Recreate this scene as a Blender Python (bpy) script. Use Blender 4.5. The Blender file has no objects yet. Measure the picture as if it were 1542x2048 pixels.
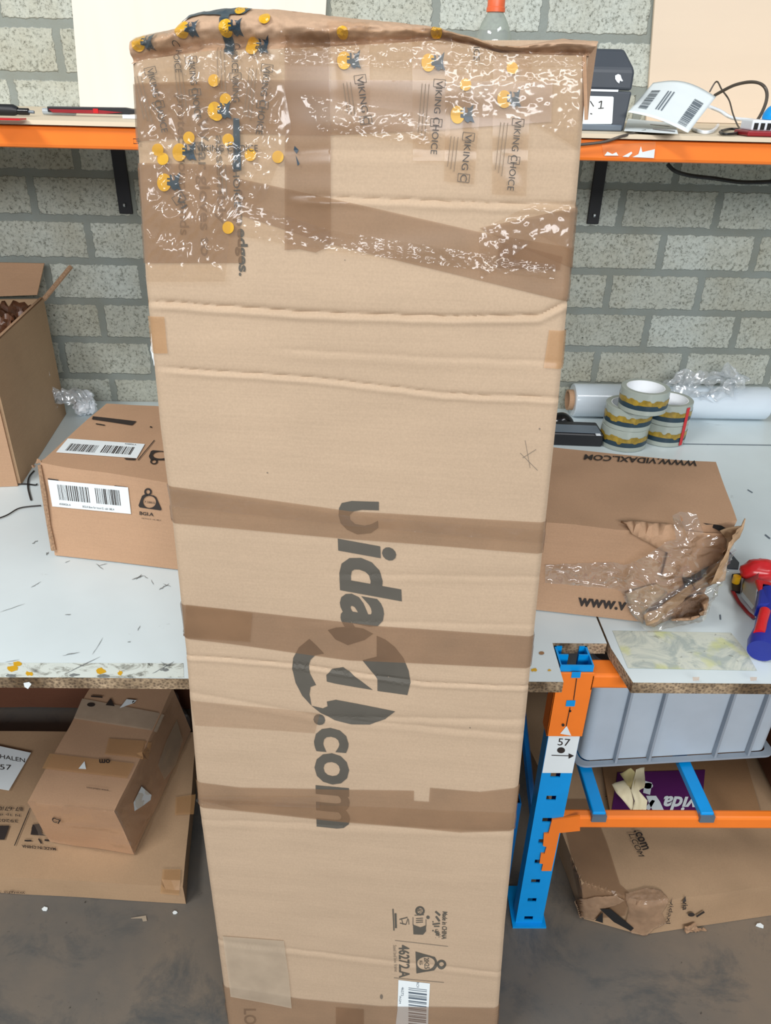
import bpy, bmesh, math, random
from mathutils import Vector, Matrix, noise
random.seed(7)
C = bpy.context.scene
COL = C.collection
# ------------------------------------------------------------ camera
FPX, PITCH, YAW, ROLL, CH = 1530.0, 29.5, -1.4, 1.47, 1.28
R3 = Matrix.Rotation(math.radians(YAW), 3, 'Z') @ Matrix.Rotation(math.radians(90 - PITCH), 3, 'X') @ Matrix.Rotation(math.radians(ROLL), 3, 'Z')
CAM = Vector((0, 0, CH))
cd = bpy.data.cameras.new('camera'); cam = bpy.data.objects.new('camera', cd); COL.objects.link(cam)
cd.sensor_fit = 'VERTICAL'; cd.sensor_height = 36; cd.lens = FPX / 2048 * 36
cd.clip_start = 0.02; cd.clip_end = 50
cam.matrix_world = Matrix.Translation(CAM) @ R3.to_4x4()
C.camera = cam
# ------------------------------------------------------------ world, lights, exposure
w = bpy.data.worlds.new('world'); C.world = w; w.use_nodes = True
w.node_tree.nodes['Background'].inputs[0].default_value = (0.86, 0.93, 1.0, 1)
w.node_tree.nodes['Background'].inputs[1].default_value = 0.34
def area(name, loc, target, sx, sy, power, col=(1, 1, 1)):
    d = bpy.data.lights.new(name, 'AREA'); d.shape = 'RECTANGLE'; d.size = sx; d.size_y = sy; d.energy = power; d.color = col
    o = bpy.data.objects.new(name, d); COL.objects.link(o); o.location = loc
    o.rotation_euler = (Vector(target) - Vector(loc)).to_track_quat('-Z', 'Y').to_euler(); return o
area('ceiling_light_key', (-1.7, -0.5, 3.1), (0.1, 1.2, 0.6), 1.3, 0.3, 62, (1, 0.99, 0.97))
area('ceiling_light_rear', (0.4, -3.4, 2.6), (0, 1.0, 0.7), 3.2, 0.9, 160, (0.98, 0.985, 1.0))
area('ceiling_light_right', (1.5, -0.2, 3.1), (0.2, 1.2, 0.6), 1.4, 0.3, 16, (0.96, 0.98, 1.0))
C.view_settings.view_transform = 'Standard'; C.view_settings.look = 'None'
C.view_settings.gamma = 1; C.view_settings.use_curve_mapping = False
C.view_settings.exposure = -0.05
# ------------------------------------------------------------ helpers
def P(x, y, X=None, Y=None, Z=None):
    """world point where the sight line of photo point x, y meets a plane"""
    r = R3 @ Vector(((x - 771) / FPX, -(y - 1024) / FPX, -1))
    if X is not None: t = (X - CAM.x) / r.x
    elif Y is not None: t = (Y - CAM.y) / r.y
    else: t = (Z - CAM.z) / r.z
    return CAM + r * t
def s2l(c):
    return tuple(((v / 255) / 12.92 if v / 255 <= .04045 else ((v / 255 + .055) / 1.055) ** 2.4) for v in c)
def lerp(a, b, t): return a + (b - a) * t
def interp(pts, x):
    if x <= pts[0][0]: return pts[0][1]
    for (x0, y0), (x1, y1) in zip(pts, pts[1:]):
        if x <= x1: return y0 + (y1 - y0) * (x - x0) / (x1 - x0)
    return pts[-1][1]
class NT:
    def __init__(s, name):
        s.m = bpy.data.materials.new(name); s.m.use_nodes = True; s.t = s.m.node_tree; s.n = s.t.nodes
        s.b = s.n['Principled BSDF']; s.out = s.n['Material Output']
    def new(s, ty, **kw):
        n = s.n.new(ty)
        for k, v in kw.items(): setattr(n, k, v)
        return n
    def link(s, a, b): s.t.links.new(a, b)
    def coord(s, scale=(1, 1, 1), loc=(0, 0, 0)):
        tc = s.new('ShaderNodeTexCoord'); mp = s.new('ShaderNodeMapping')
        mp.inputs['Scale'].default_value = scale; mp.inputs['Location'].default_value = loc
        s.link(tc.outputs['Object'], mp.inputs['Vector']); return mp.outputs['Vector']
    def noise(s, scale, detail=4, rough=.55, vec=None, dist=0):
        n = s.new('ShaderNodeTexNoise'); n.inputs['Scale'].default_value = scale; n.inputs['Detail'].default_value = detail
        n.inputs['Roughness'].default_value = rough; n.inputs['Distortion'].default_value = dist
        s.link(vec if vec else s.coord(), n.inputs['Vector']); return n.outputs['Fac']
    def ramp(s, fac, stops):
        r = s.new('ShaderNodeValToRGB'); e = r.color_ramp.elements
        while len(e) < len(stops): e.new(0.5)
        for i, (p, c) in enumerate(stops):
            e[i].position = p; e[i].color = (*c, 1) if len(c) == 3 else c
        s.link(fac, r.inputs['Fac']); return r.outputs['Color']
    def mix(s, fac, a, b, mode='MIX'):
        n = s.new('ShaderNodeMix', data_type='RGBA', blend_type=mode)
        for v, k in ((fac, 0), (a, 6), (b, 7)):
            if isinstance(v, (int, float)): n.inputs[k].default_value = v
            elif isinstance(v, tuple): n.inputs[k].default_value = (*v[:3], 1)
            else: s.link(v, n.inputs[k])
        return n.outputs[2]
    def bump(s, h, strength=.3, dist=.002):
        n = s.new('ShaderNodeBump'); n.inputs['Strength'].default_value = strength; n.inputs['Distance'].default_value = dist
        s.link(h, n.inputs['Height']); s.link(n.outputs[0], s.b.inputs['Normal']); return n.outputs[0]
    def set(s, col=None, rough=None, metal=None, alpha=None, spec=None):
        for k, v in (('Base Color', col), ('Roughness', rough), ('Metallic', metal), ('Alpha', alpha), ('Specular IOR Level', spec)):
            if v is None: continue
            if isinstance(v, (int, float)): s.b.inputs[k].default_value = v
            elif isinstance(v, tuple): s.b.inputs[k].default_value = (*v[:3], 1)
            else: s.link(v, s.b.inputs[k])
        return s
def mat(name, rgb, rough=.5, metal=0, var=.06, scale=25, alpha=None, spec=None, bump=0):
    t = NT(name); c = s2l(rgb); f = t.noise(scale)
    lo = tuple(v * (1 - var) for v in c); hi = tuple(min(1, v * (1 + var)) for v in c)
    t.set(t.ramp(f, [(.3, lo), (.7, hi)]), rough, metal, alpha, spec)
    if bump: t.bump(f, bump)
    return t.m
def cardboard(name, rgb, dirt=.18, axis=2):
    t = NT(name); c = s2l(rgb)
    fine = t.noise(420, 3, .6); big = t.noise(5, 5, .6)
    sc = [16, 16, 16]; sc[axis] = 420
    flute = t.noise(1.0, 2, .5, t.coord(tuple(sc)))
    col = t.ramp(big, [(.3, tuple(v * (1 - dirt) for v in c)), (.6, c)])
    col = t.mix(.22, col, t.ramp(fine, [(.3, tuple(v * .72 for v in c)), (.7, tuple(min(1, v * 1.2) for v in c))]))
    col = t.mix(.09, col, t.ramp(flute, [(.35, tuple(v * .78 for v in c)), (.62, tuple(min(1, v * 1.15) for v in c))]))
    t.set(col, .72, 0, None, .25)
    t.bump(flute, .10, .0008); return t.m
def film(name, rgb, gloss=.10, milk=.08, rough=.12, scale=70, bstr=1.0, stretch=(1, 1, 1), bdist=.01):
    """clear plastic: mostly see-through, glossy, wrinkled"""
    t = NT(name); t.n.remove(t.b)
    v = t.coord(stretch)
    n1 = t.new('ShaderNodeTexNoise'); n1.noise_type = 'RIDGED_MULTIFRACTAL'
    n1.inputs['Scale'].default_value = scale; n1.inputs['Detail'].default_value = 3; n1.inputs['Distortion'].default_value = .6
    t.link(v, n1.inputs['Vector'])
    b = t.new('ShaderNodeBump'); b.inputs['Strength'].default_value = bstr; b.inputs['Distance'].default_value = bdist
    t.link(n1.outputs['Fac'], b.inputs['Height'])
    tr = t.new('ShaderNodeBsdfTransparent'); tr.inputs[0].default_value = (*s2l(rgb), 1)
    gl = t.new('ShaderNodeBsdfGlossy'); gl.inputs[0].default_value = (1, 1, 1, 1); gl.inputs['Roughness'].default_value = rough
    di = t.new('ShaderNodeBsdfDiffuse'); di.inputs[0].default_value = (.8, .82, .82, 1)
    t.link(b.outputs[0], gl.inputs['Normal']); t.link(b.outputs[0], di.inputs['Normal'])
    m1 = t.new('ShaderNodeMixShader'); m2 = t.new('ShaderNodeMixShader')
    m1.inputs[0].default_value = milk
    t.link(tr.outputs[0], m1.inputs[1]); t.link(di.outputs[0], m1.inputs[2])
    lw = t.new('ShaderNodeLayerWeight'); lw.inputs[0].default_value = .5; t.link(b.outputs[0], lw.inputs['Normal'])
    pw_ = t.new('ShaderNodeMath', operation='POWER'); pw_.inputs[1].default_value = 4; t.link(lw.outputs['Facing'], pw_.inputs[0]); fr = t.new('ShaderNodeMath', operation='MULTIPLY'); fr.inputs[1].default_value = .35; t.link(pw_.outputs[0], fr.inputs[0])
    ad = t.new('ShaderNodeMath', operation='ADD'); ad.inputs[1].default_value = gloss; t.link(fr.outputs[0], ad.inputs[0])
    t.link(ad.outputs[0], m2.inputs[0]); t.link(m1.outputs[0], m2.inputs[1]); t.link(gl.outputs[0], m2.inputs[2])
    t.link(m2.outputs[0], t.out.inputs[0]); return t.m

M = {}
M['card_main'] = cardboard('card_main', (184, 161, 136), .08)
M['card_tan'] = cardboard('card_tan', (184, 148, 118), .12)
M['card_flap'] = cardboard('card_flap', (186, 155, 128), .15)
M['card_dark'] = cardboard('card_dark', (158, 122, 88), .2)
M['card_brown'] = cardboard('card_brown', (176, 146, 115), .2)
M['card_edge'] = mat('card_edge', (160, 128, 100), .9, var=.3, scale=300, bump=.5)
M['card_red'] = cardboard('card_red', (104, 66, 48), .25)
M['tape'] = mat('tape', (150, 116, 86), .20, var=.14, scale=18, alpha=.46, spec=.6)
M['tape_dark'] = mat('tape_dark', (142, 108, 80), .20, var=.14, scale=18, alpha=.48, spec=.6)
M['tape_yellow'] = mat('tape_yellow', (194, 148, 98), .3, var=.08, scale=18, alpha=.45)
M['tape_thin'] = mat('tape_thin', (160, 124, 92), .25, var=.14, scale=18, alpha=.22, spec=.6)
M['tape_pale'] = mat('tape_pale', (196, 180, 158), .35, var=.1, scale=28, alpha=.55)
M['clear_tape'] = film('clear_tape', (248, 243, 236), .01, .03, .12, 22, .5, (1, 1, .5))
M['wrap'] = film('wrap', (250, 246, 240), .035, .025, .13, 11, .8, (1, 1, 1.8), .02)
M['wrap_hard'] = film('wrap_hard', (250, 248, 244), .14, .05, .09, 34, 1.0, (1, 1, 1.6), .03)
M['crumple'] = film('crumple', (248, 250, 252), .10, .22, .14, 30, 1.0)
M['ink'] = mat('ink', (84, 80, 72), .7, var=.08)
M['ink_dark'] = mat('ink_dark', (46, 38, 34), .7, var=.1)
M['ink_faint'] = mat('ink_faint', (120, 110, 98), .7, var=.1, alpha=.75)
M['ink_thin'] = mat('ink_thin', (70, 66, 62), .6, var=.1)
M['fine_print'] = mat('fine_print', (118, 104, 88), .6, var=.1, alpha=.6)
M['viking_blue'] = mat('viking_blue', (38, 60, 74), .35, var=.15, alpha=.92)
M['viking_yellow'] = mat('viking_yellow', (214, 164, 20), .35, var=.08, alpha=.9)
M['paper'] = mat('paper', (228, 236, 238), .6, var=.02)
M['orange'] = mat('orange', (246, 128, 42), .33, var=.03)
M['blue'] = mat('blue', (0, 150, 226), .35, var=.04)
M['blue_shaded'] = mat('blue_shaded', (0, 96, 160), .4, var=.05)  # rack blue with shade put into the colour
M['black'] = mat('black', (20, 21, 26), .45, var=.1)
M['black_gloss'] = mat('black_gloss', (14, 15, 18), .15, var=.1)
M['dark_grey'] = mat('dark_grey', (62, 68, 76), .45, var=.05)
M['mid_grey'] = mat('mid_grey', (96, 108, 120), .4, var=.05)
M['hole'] = mat('hole', (26, 24, 24), .8)
M['crate'] = mat('crate', (182, 195, 206), .45, var=.03)
M['crate_rib'] = mat('crate_rib', (152, 163, 174), .45, var=.03)
M['white_plastic'] = mat('white_plastic', (226, 232, 238), .3, var=.02)
M['red'] = mat('red', (196, 30, 36), .25, var=.06)
M['dark_red'] = mat('dark_red', (140, 24, 34), .35, var=.1)
M['navy'] = mat('navy', (30, 44, 140), .3, var=.05)
M['steel'] = mat('steel', (170, 178, 182), .28, metal=.8, var=.05)
M['purple'] = mat('purple', (88, 30, 92), .5, var=.05)
M['cream'] = mat('cream', (222, 212, 178), .7, var=.04)
M['cream_shaded'] = mat('cream_shaded', (196, 182, 128), .7, var=.04)
M['clear_pen'] = mat('clear_pen', (176, 188, 196), .2, var=.05, alpha=.7)
M['cable'] = mat('cable', (28, 26, 26), .5)
M['cable_brown'] = mat('cable_brown', (78, 70, 62), .4)
M['ply_pale'] = NT('ply_pale'); 
def wood(name, rgb, axis, k=.06):
    t = NT(name); c = s2l(rgb); sc = [14, 14, 14]; sc[axis] = 1.2
    a = t.noise(1, 5, .6, t.coord(tuple(sc))); b = t.noise(3, 3)
    col = t.ramp(a, [(.3, tuple(v * (1 - k) for v in c)), (.7, tuple(min(1, v * (1 + k)) for v in c))])
    col = t.mix(.3, col, t.ramp(b, [(.35, tuple(v * .9 for v in c)), (.65, c)]))
    t.set(col, .55, 0, None, .3); t.bump(a, .08); return t.m
M['ply_pale'] = wood('ply_pale', (228, 223, 212), 2)
M['ply_tan'] = wood('ply_tan', (224, 206, 184), 0, .03)
M['shelf_wood'] = wood('shelf_wood', (222, 206, 180), 0)
def chip():
    t = NT('chipboard'); v = t.new('ShaderNodeTexVoronoi'); v.inputs['Scale'].default_value = 260
    t.link(t.coord(), v.inputs['Vector'])
    col = t.ramp(v.outputs['Distance'], [(0, s2l((92, 76, 60))), (.35, s2l((150, 130, 106))), (.8, s2l((196, 172, 140)))])
    col = t.mix(t.ramp(t.noise(9), [(.4, (0, 0, 0)), (.6, (1, 1, 1))]), col, s2l((132, 122, 108)), 'MULTIPLY')
    t.set(col, .85); t.bump(v.outputs['Distance'], .5, .002); return t.m
M['chip'] = chip()
def laminate():
    t = NT('laminate'); base = s2l((214, 226, 229))
    big = t.noise(3.5, 4); col = t.ramp(big, [(.3, tuple(v * .90 for v in base)), (.65, base)])
    # grey scuffs, sparse and stretched
    sm = t.noise(16, 6, .62, t.coord((1.0, 2.2, 1)), .8); msk = t.noise(6, 3, .5, t.coord((1, 1, 1), (3, 1, 0)))
    f1 = t.ramp(sm, [(.66, (0, 0, 0)), (.72, (.55, .55, .55))]); f2 = t.ramp(msk, [(.5, (0, 0, 0)), (.62, (1, 1, 1))])
    mm = t.mix(1.0, f1, f2, 'MULTIPLY')
    col = t.mix(mm, col, s2l((92, 98, 98)))
    t.set(col, .30, 0, None, .4); return t.m
M['laminate'] = laminate()
def dirty_strip():
    t = NT('worn_strip'); base = s2l((206, 214, 208))
    sm = t.noise(26, 7, .7, t.coord((1, 1.6, 1)), 1.0)
    col = t.ramp(sm, [(.36, s2l((84, 88, 84))), (.43, s2l((160, 164, 156))), (.5, base)])
    t.set(col, .45); return t.m
M['worn'] = dirty_strip()
def marble():
    t = NT('worn_sticker'); a = t.noise(14, 6, .65, None, 1.2); b = t.noise(20, 3, .5, t.coord((1, 1, 1), (5, 2, 0)))
    col = t.ramp(a, [(.4, s2l((168, 178, 172))), (.5, s2l((206, 210, 196))), (.62, s2l((192, 198, 190)))])
    col = t.mix(t.ramp(b, [(.56, (0, 0, 0)), (.66, (.6, .6, .6))]), col, s2l((200, 204, 130)))
    col = t.mix(t.ramp(t.noise(30, 5, .7, None, 2), [(.60, (0, 0, 0)), (.66, (.6, .6, .6))]), col, s2l((108, 112, 100)))
    t.set(col, .4); return t.m
M['marble'] = marble()

def unit_area(pts):
    a = 0
    for i in range(len(pts)): a += pts[i][0] * pts[(i + 1) % len(pts)][1] - pts[(i + 1) % len(pts)][0] * pts[i][1]
    return a
ORIG = {}
class MB:
    def __init__(s): s.v = []; s.f = []
    def add(s, vs, fs):
        k = len(s.v); s.v += [Vector(p) for p in vs]; s.f += [[i + k for i in f] for f in fs]; return s
    def hexa(s, c):      # c: 4 bottom (ccw seen from above) + 4 top
        return s.add(c, [(3, 2, 1, 0), (4, 5, 6, 7), (0, 1, 5, 4), (1, 2, 6, 5), (2, 3, 7, 6), (3, 0, 4, 7)])
    def box(s, a, b):
        x0, y0, z0 = a; x1, y1, z1 = b
        return s.hexa([(x0, y0, z0), (x1, y0, z0), (x1, y1, z0), (x0, y1, z0), (x0, y0, z1), (x1, y0, z1), (x1, y1, z1), (x0, y1, z1)])
    def slab(s, quad, off):   # quad of points extruded by the vector off
        off = Vector(off); q = [Vector(p) for p in quad]; n = len(q)
        a = (q[1] - q[0]).cross(q[2] - q[1])
        if a.dot(off) > 0: q = q[::-1]
        s.add(q + [p + off for p in q], [tuple(range(n)), tuple(range(2 * n - 1, n - 1, -1))] + [((i + 1) % n, i, n + i, n + (i + 1) % n) for i in range(n)])
        return s
    def tube(s, pts, r, n=8, cap=True):
        pts = [Vector(p) for p in pts]; rs = r if isinstance(r, (list, tuple)) else [r] * len(pts); rings = []
        t0 = (pts[1] - pts[0]).normalized(); up = Vector((0, 0, 1)) if abs(t0.z) < .9 else Vector((1, 0, 0))
        u = t0.cross(up).normalized()
        for i, p in enumerate(pts):
            t = (pts[min(i + 1, len(pts) - 1)] - pts[max(i - 1, 0)]).normalized()
            u = (u - t * u.dot(t)).normalized(); vv = t.cross(u)
            rings.append([p + (u * math.cos(a) + vv * math.sin(a)) * rs[i] for a in [2 * math.pi * j / n for j in range(n)]])
        vs = [q for rg in rings for q in rg]; fs = []
        for i in range(len(pts) - 1):
            for j in range(n): fs.append((i * n + j, i * n + (j + 1) % n, (i + 1) * n + (j + 1) % n, (i + 1) * n + j))
        if cap: fs += [tuple(range(n - 1, -1, -1)), tuple((len(pts) - 1) * n + j for j in range(n))]
        return s.add(vs, fs)
    def lathe(s, prof, c, n=40, axis='Z', closed=False):
        c = Vector(c); vs = []
        for (r, h) in prof:
            for j in range(n):
                a = 2 * math.pi * j / n; x, y = r * math.cos(a), r * math.sin(a)
                vs.append(c + (Vector((x, y, h)) if axis == 'Z' else Vector((h, x, y))))
        m = len(prof); fs = []
        for i in range(m if closed else m - 1):
            k = (i + 1) % m
            for j in range(n): fs.append((i * n + j, i * n + (j + 1) % n, k * n + (j + 1) % n, k * n + j))
        return s.add(vs, fs)
    def grid(s, fn, nu, nv):
        vs = [fn(i / nu, j / nv) for j in range(nv + 1) for i in range(nu + 1)]
        fs = [(j * (nu + 1) + i, j * (nu + 1) + i + 1, (j + 1) * (nu + 1) + i + 1, (j + 1) * (nu + 1) + i) for j in range(nv) for i in range(nu)]
        return s.add(vs, fs)
    def build(s, name, m, parent=None, smooth=False, bevel=0, solid=0, fix=True, sub=0, label=None, weld=False):
        o0 = ORIG.get(parent.name, Vector()) if parent else (sum(s.v, Vector()) / len(s.v) if False else None)
        if parent is None:
            mn = Vector([min(p[i] for p in s.v) for i in range(3)]); mx = Vector([max(p[i] for p in s.v) for i in range(3)])
            o0 = Vector(((mn.x + mx.x) / 2, (mn.y + mx.y) / 2, mn.z))
        me = bpy.data.meshes.new(name); me.from_pydata([p - o0 for p in s.v], [], s.f)
        if weld or fix:
            bm = bmesh.new(); bm.from_mesh(me)
            if weld: bmesh.ops.remove_doubles(bm, verts=bm.verts, dist=1e-5)
            if fix: bmesh.ops.recalc_face_normals(bm, faces=bm.faces)
            bm.to_mesh(me); bm.free()
        me.materials.append(m)
        o = bpy.data.objects.new(name, me); COL.objects.link(o)
        if smooth:
            me.polygons.foreach_set('use_smooth', [True] * len(me.polygons))
            me.set_sharp_from_angle(angle=math.radians(40 if smooth is True else smooth))
        if parent: o.parent = parent
        else: o.location = o0
        ORIG[o.name] = Vector(o0)
        if solid:
            md = o.modifiers.new('solid', 'SOLIDIFY'); md.thickness = solid; md.offset = 0
        if bevel:
            md = o.modifiers.new('bevel', 'BEVEL'); md.width = bevel; md.segments = 2; md.limit_method = 'ANGLE'
        if sub:
            md = o.modifiers.new('sub', 'SUBSURF'); md.levels = sub; md.render_levels = sub
        if label: o['label'] = label
        return o
def thing(name, label, cat, loc, group=None):
    o = bpy.data.objects.new(name, None); COL.objects.link(o); o.location = loc; o.empty_display_size = .05
    ORIG[o.name] = Vector(loc); o['label'] = label; o['category'] = cat
    if group: o['group'] = group
    return o
def tag(o, label, cat, group=None):
    o['label'] = label; o['category'] = cat
    if group: o['group'] = group
    return o
def struct(o): o['kind'] = 'structure'; return o
def nz(p, sc, seed=0): return noise.noise(Vector((p[0] * sc + seed, p[1] * sc + seed * 1.7, p[2] * sc - seed)))
def crumple(c8, n=10, amp=.002, sc=14, seed=0):
    """a carton: six gently buckled faces on eight corners"""
    mb = MB(); c = [Vector(p) for p in c8]
    for q in ((3, 2, 1, 0), (4, 5, 6, 7), (0, 1, 5, 4), (1, 2, 6, 5), (2, 3, 7, 6), (3, 0, 4, 7)):
        a, b, cc, d = [c[i] for i in q]
        def fn(u, v):
            p = a.lerp(b, u).lerp(d.lerp(cc, u), v)
            return p + Vector((nz(p, sc, seed + 1), nz(p, sc, seed + 9), nz(p, sc, seed + 17) * .5)) * amp
        mb.grid(fn, n, n)
    return mb
# surfaces for prints, labels and tape: photo point -> point on the surface
def plane_surf(p0, n):
    p0 = Vector(p0); n = Vector(n).normalized()
    def f(x, y, e=0):
        r = R3 @ Vector(((x - 771) / FPX, -(y - 1024) / FPX, -1))
        return CAM + r * ((p0 - CAM).dot(n) / r.dot(n)) + n * e
    return f
def mesh_surf(o, fb):
    bpy.context.view_layer.update(); o0 = ORIG[o.parent.name] if o.parent else Vector(ORIG[o.name])
    def f(x, y, e=0):
        d = (R3 @ Vector(((x - 771) / FPX, -(y - 1024) / FPX, -1))).normalized()
        ok, loc, nrm, _ = o.ray_cast(CAM - o0, d)
        if not ok: return fb(x, y, e)
        if nrm.dot(d) > 0: nrm = -nrm
        return loc + o0 + nrm * e
    return f
def surf3(a, b, c):
    a, b, c = Vector(a), Vector(b), Vector(c); n = (b - a).cross(c - a).normalized()
    if n.dot(CAM - a) < 0: n = -n
    return plane_surf(a, n)
def fill(polys, L=None):
    """triangulated, optionally finely cut, 2D polygons"""
    bm = bmesh.new()
    for p in polys:
        vs = [bm.verts.new((x, y, 0)) for x, y in p]
        bm.faces.new(vs)
    bm.normal_update(); bmesh.ops.triangulate(bm, faces=bm.faces, ngon_method='EAR_CLIP')
    if L: cut(bm, L)
    bm.verts.index_update()
    r = [(v.co.x, v.co.y) for v in bm.verts], [[v.index for v in f.verts] for f in bm.faces]; bm.free(); return r
def cut(bm, L):
    for _ in range(9):
        es = [e for e in bm.edges if e.calc_length() > L]
        if not es: break
        bmesh.ops.subdivide_edges(bm, edges=es, cuts=1); bmesh.ops.triangulate(bm, faces=bm.faces)
def decal(mb, surf, polys, e, L=None):
    vs, fs = fill(polys, L); mb.add([surf(x, y, e) for x, y in vs], fs); return mb
TXT = {}
def text2d(body, bold=0, shear=0):
    k = (body, bold, shear)
    if k in TXT: return TXT[k]
    cu = bpy.data.curves.new('t', 'FONT'); cu.body = body; cu.offset = bold; cu.shear = shear; cu.resolution_u = 3; cu.fill_mode = 'FRONT'
    o = bpy.data.objects.new('t', cu); COL.objects.link(o); bpy.context.view_layer.update()
    me = bpy.data.meshes.new_from_object(o.evaluated_get(bpy.context.evaluated_depsgraph_get()))
    vs = [(v.co.x, v.co.y) for v in me.vertices]; fs = [list(p.vertices) for p in me.polygons]
    bpy.data.objects.remove(o); bpy.data.curves.remove(cu); bpy.data.meshes.remove(me)
    x0, x1 = min(v[0] for v in vs), max(v[0] for v in vs); y0, y1 = min(v[1] for v in vs), max(v[1] for v in vs)
    TXT[k] = ([((x - x0) / (x1 - x0), (y - y0) / (y1 - y0)) for x, y in vs], fs); return TXT[k]
def text(mb, surf, body, p0, p1, p2, e, bold=0, shear=0, L=None):
    """body fitted to the frame: p0 lower left, p1 lower right, p2 upper left"""
    vs, fs = text2d(body, bold, shear)
    q = [(p0[0] + (p1[0] - p0[0]) * s + (p2[0] - p0[0]) * t, p0[1] + (p1[1] - p0[1]) * s + (p2[1] - p0[1]) * t) for s, t in vs]
    if L:
        bm = bmesh.new(); bv = [bm.verts.new((x, y, 0)) for x, y in q]
        for f in fs:
            try: bm.faces.new([bv[i] for i in f])
            except ValueError: pass
        bmesh.ops.triangulate(bm, faces=bm.faces); cut(bm, L); bm.verts.index_update()
        q = [(v.co.x, v.co.y) for v in bm.verts]; fs = [[v.index for v in f.verts] for f in bm.faces]; bm.free()
    mb.add([surf(x, y, e) for x, y in q], fs); return mb
def circ(cx, cy, rx, ry=None, n=20, a0=0): ry = ry or rx; return [(cx + rx * math.cos(a0 + 2 * math.pi * i / n), cy + ry * math.sin(a0 + 2 * math.pi * i / n)) for i in range(n)]
def line(x0, y0, x1, y1, w):
    d = math.hypot(x1 - x0, y1 - y0); nx, ny = -(y1 - y0) / d * w / 2, (x1 - x0) / d * w / 2
    return [(x0 + nx, y0 + ny), (x1 + nx, y1 + ny), (x1 - nx, y1 - ny), (x0 - nx, y0 - ny)]
def bil(q, s, t):
    return tuple(lerp(lerp(q[0][i], q[1][i], s), lerp(q[3][i], q[2][i], s), t) for i in (0, 1))
def bars(q, s0, s1, t0, t1, n=30, seed=1):
    rnd = random.Random(seed); out = []; s = s0
    while s < s1 - .004:
        wd = rnd.choice((.5, .5, 1, 1.5)) * (s1 - s0) / n * .8; wd = min(wd, s1 - s)
        out.append([bil(q, s, t0), bil(q, s + wd, t0), bil(q, s + wd, t1), bil(q, s, t1)]); s += wd + rnd.choice((.5, 1, 1.4)) * (s1 - s0) / n * .8
    return out

# ============================================================ SETTING
YW = 1.745; S = YW / 1.96; ST_ = .9583; ZT = .59; ZSH = 1.2165; YSF = 1.42 * S
def wall_material():
    t = NT('wall_blocks'); bw, rh = .2345 * S, .0993 * S
    tc = t.new('ShaderNodeTexCoord'); sx = t.new('ShaderNodeSeparateXYZ'); t.link(tc.outputs['Object'], sx.inputs[0])
    nn = t.new('ShaderNodeTexNoise'); nn.inputs['Scale'].default_value = 90; nn.inputs['Detail'].default_value = 4; t.link(tc.outputs['Object'], nn.inputs['Vector'])
    sn = t.new('ShaderNodeSeparateColor'); t.link(nn.outputs['Color'], sn.inputs[0])
    def mth(op, a, b):
        n = t.new('ShaderNodeMath', operation=op)
        for i, v in enumerate((a, b)):
            if isinstance(v, (int, float)): n.inputs[i].default_value = v
            else: t.link(v, n.inputs[i])
        return n.outputs[0]
    cx = t.new('ShaderNodeCombineXYZ')
    x = mth('ADD', mth('ADD', sx.outputs[0], -.598 * S + bw * 20.5), mth('MULTIPLY', mth('SUBTRACT', sn.outputs[0], .5), .012))
    y = mth('ADD', mth('ADD', sx.outputs[2], -(1.28 - .706 * S) + rh * 10), mth('MULTIPLY', mth('SUBTRACT', sn.outputs[1], .5), .010))
    t.link(x, cx.inputs[0]); t.link(y, cx.inputs[1])
    br = t.new('ShaderNodeTexBrick'); br.offset = .5; br.inputs['Scale'].default_value = 1
    br.inputs['Brick Width'].default_value = bw; br.inputs['Row Height'].default_value = rh
    br.inputs['Mortar Size'].default_value = .0088; br.inputs['Mortar Smooth'].default_value = .25; br.inputs['Bias'].default_value = 0
    br.inputs['Color1'].default_value = (*s2l((202, 207, 203)), 1); br.inputs['Color2'].default_value = (*s2l((186, 187, 178)), 1)
    br.inputs['Mortar'].default_value = (*s2l((146, 152, 148)), 1)
    t.link(cx.outputs[0], br.inputs['Vector'])
    # warm, cool and pale patches in the blocks
    patch = t.ramp(t.noise(9, 3, .6), [(.35, s2l((226, 222, 208))), (.65, s2l((248, 252, 250)))])
    col = t.mix(.6, br.outputs['Color'], patch, 'MULTIPLY')
    grit = t.ramp(t.noise(190, 4, .7), [(.36, (.34, .34, .30)), (.46, (.86, .86, .84)), (.62, (1.05, 1.05, 1.02))])
    inv = t.new('ShaderNodeMath', operation='SUBTRACT'); inv.inputs[0].default_value = 1; t.link(br.outputs['Fac'], inv.inputs[1])
    col = t.mix(mth('MULTIPLY', inv.outputs[0], .85), col, t.mix(1.0, col, grit, 'MULTIPLY'))
    pit = t.ramp(t.noise(75, 5, .75), [(.33, (.10, .10, .09)), (.37, (1, 1, 1))])
    col = t.mix(mth('MULTIPLY', inv.outputs[0], .8), col, t.mix(1.0, col, pit, 'MULTIPLY'))
    t.set(col, .92, 0, None, .15)
    h = mth('ADD', mth('MULTIPLY', inv.outputs[0], 1.0), mth('MULTIPLY', t.noise(160, 4, .7), .35))
    t.bump(h, .6, .006); return t.m
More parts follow.
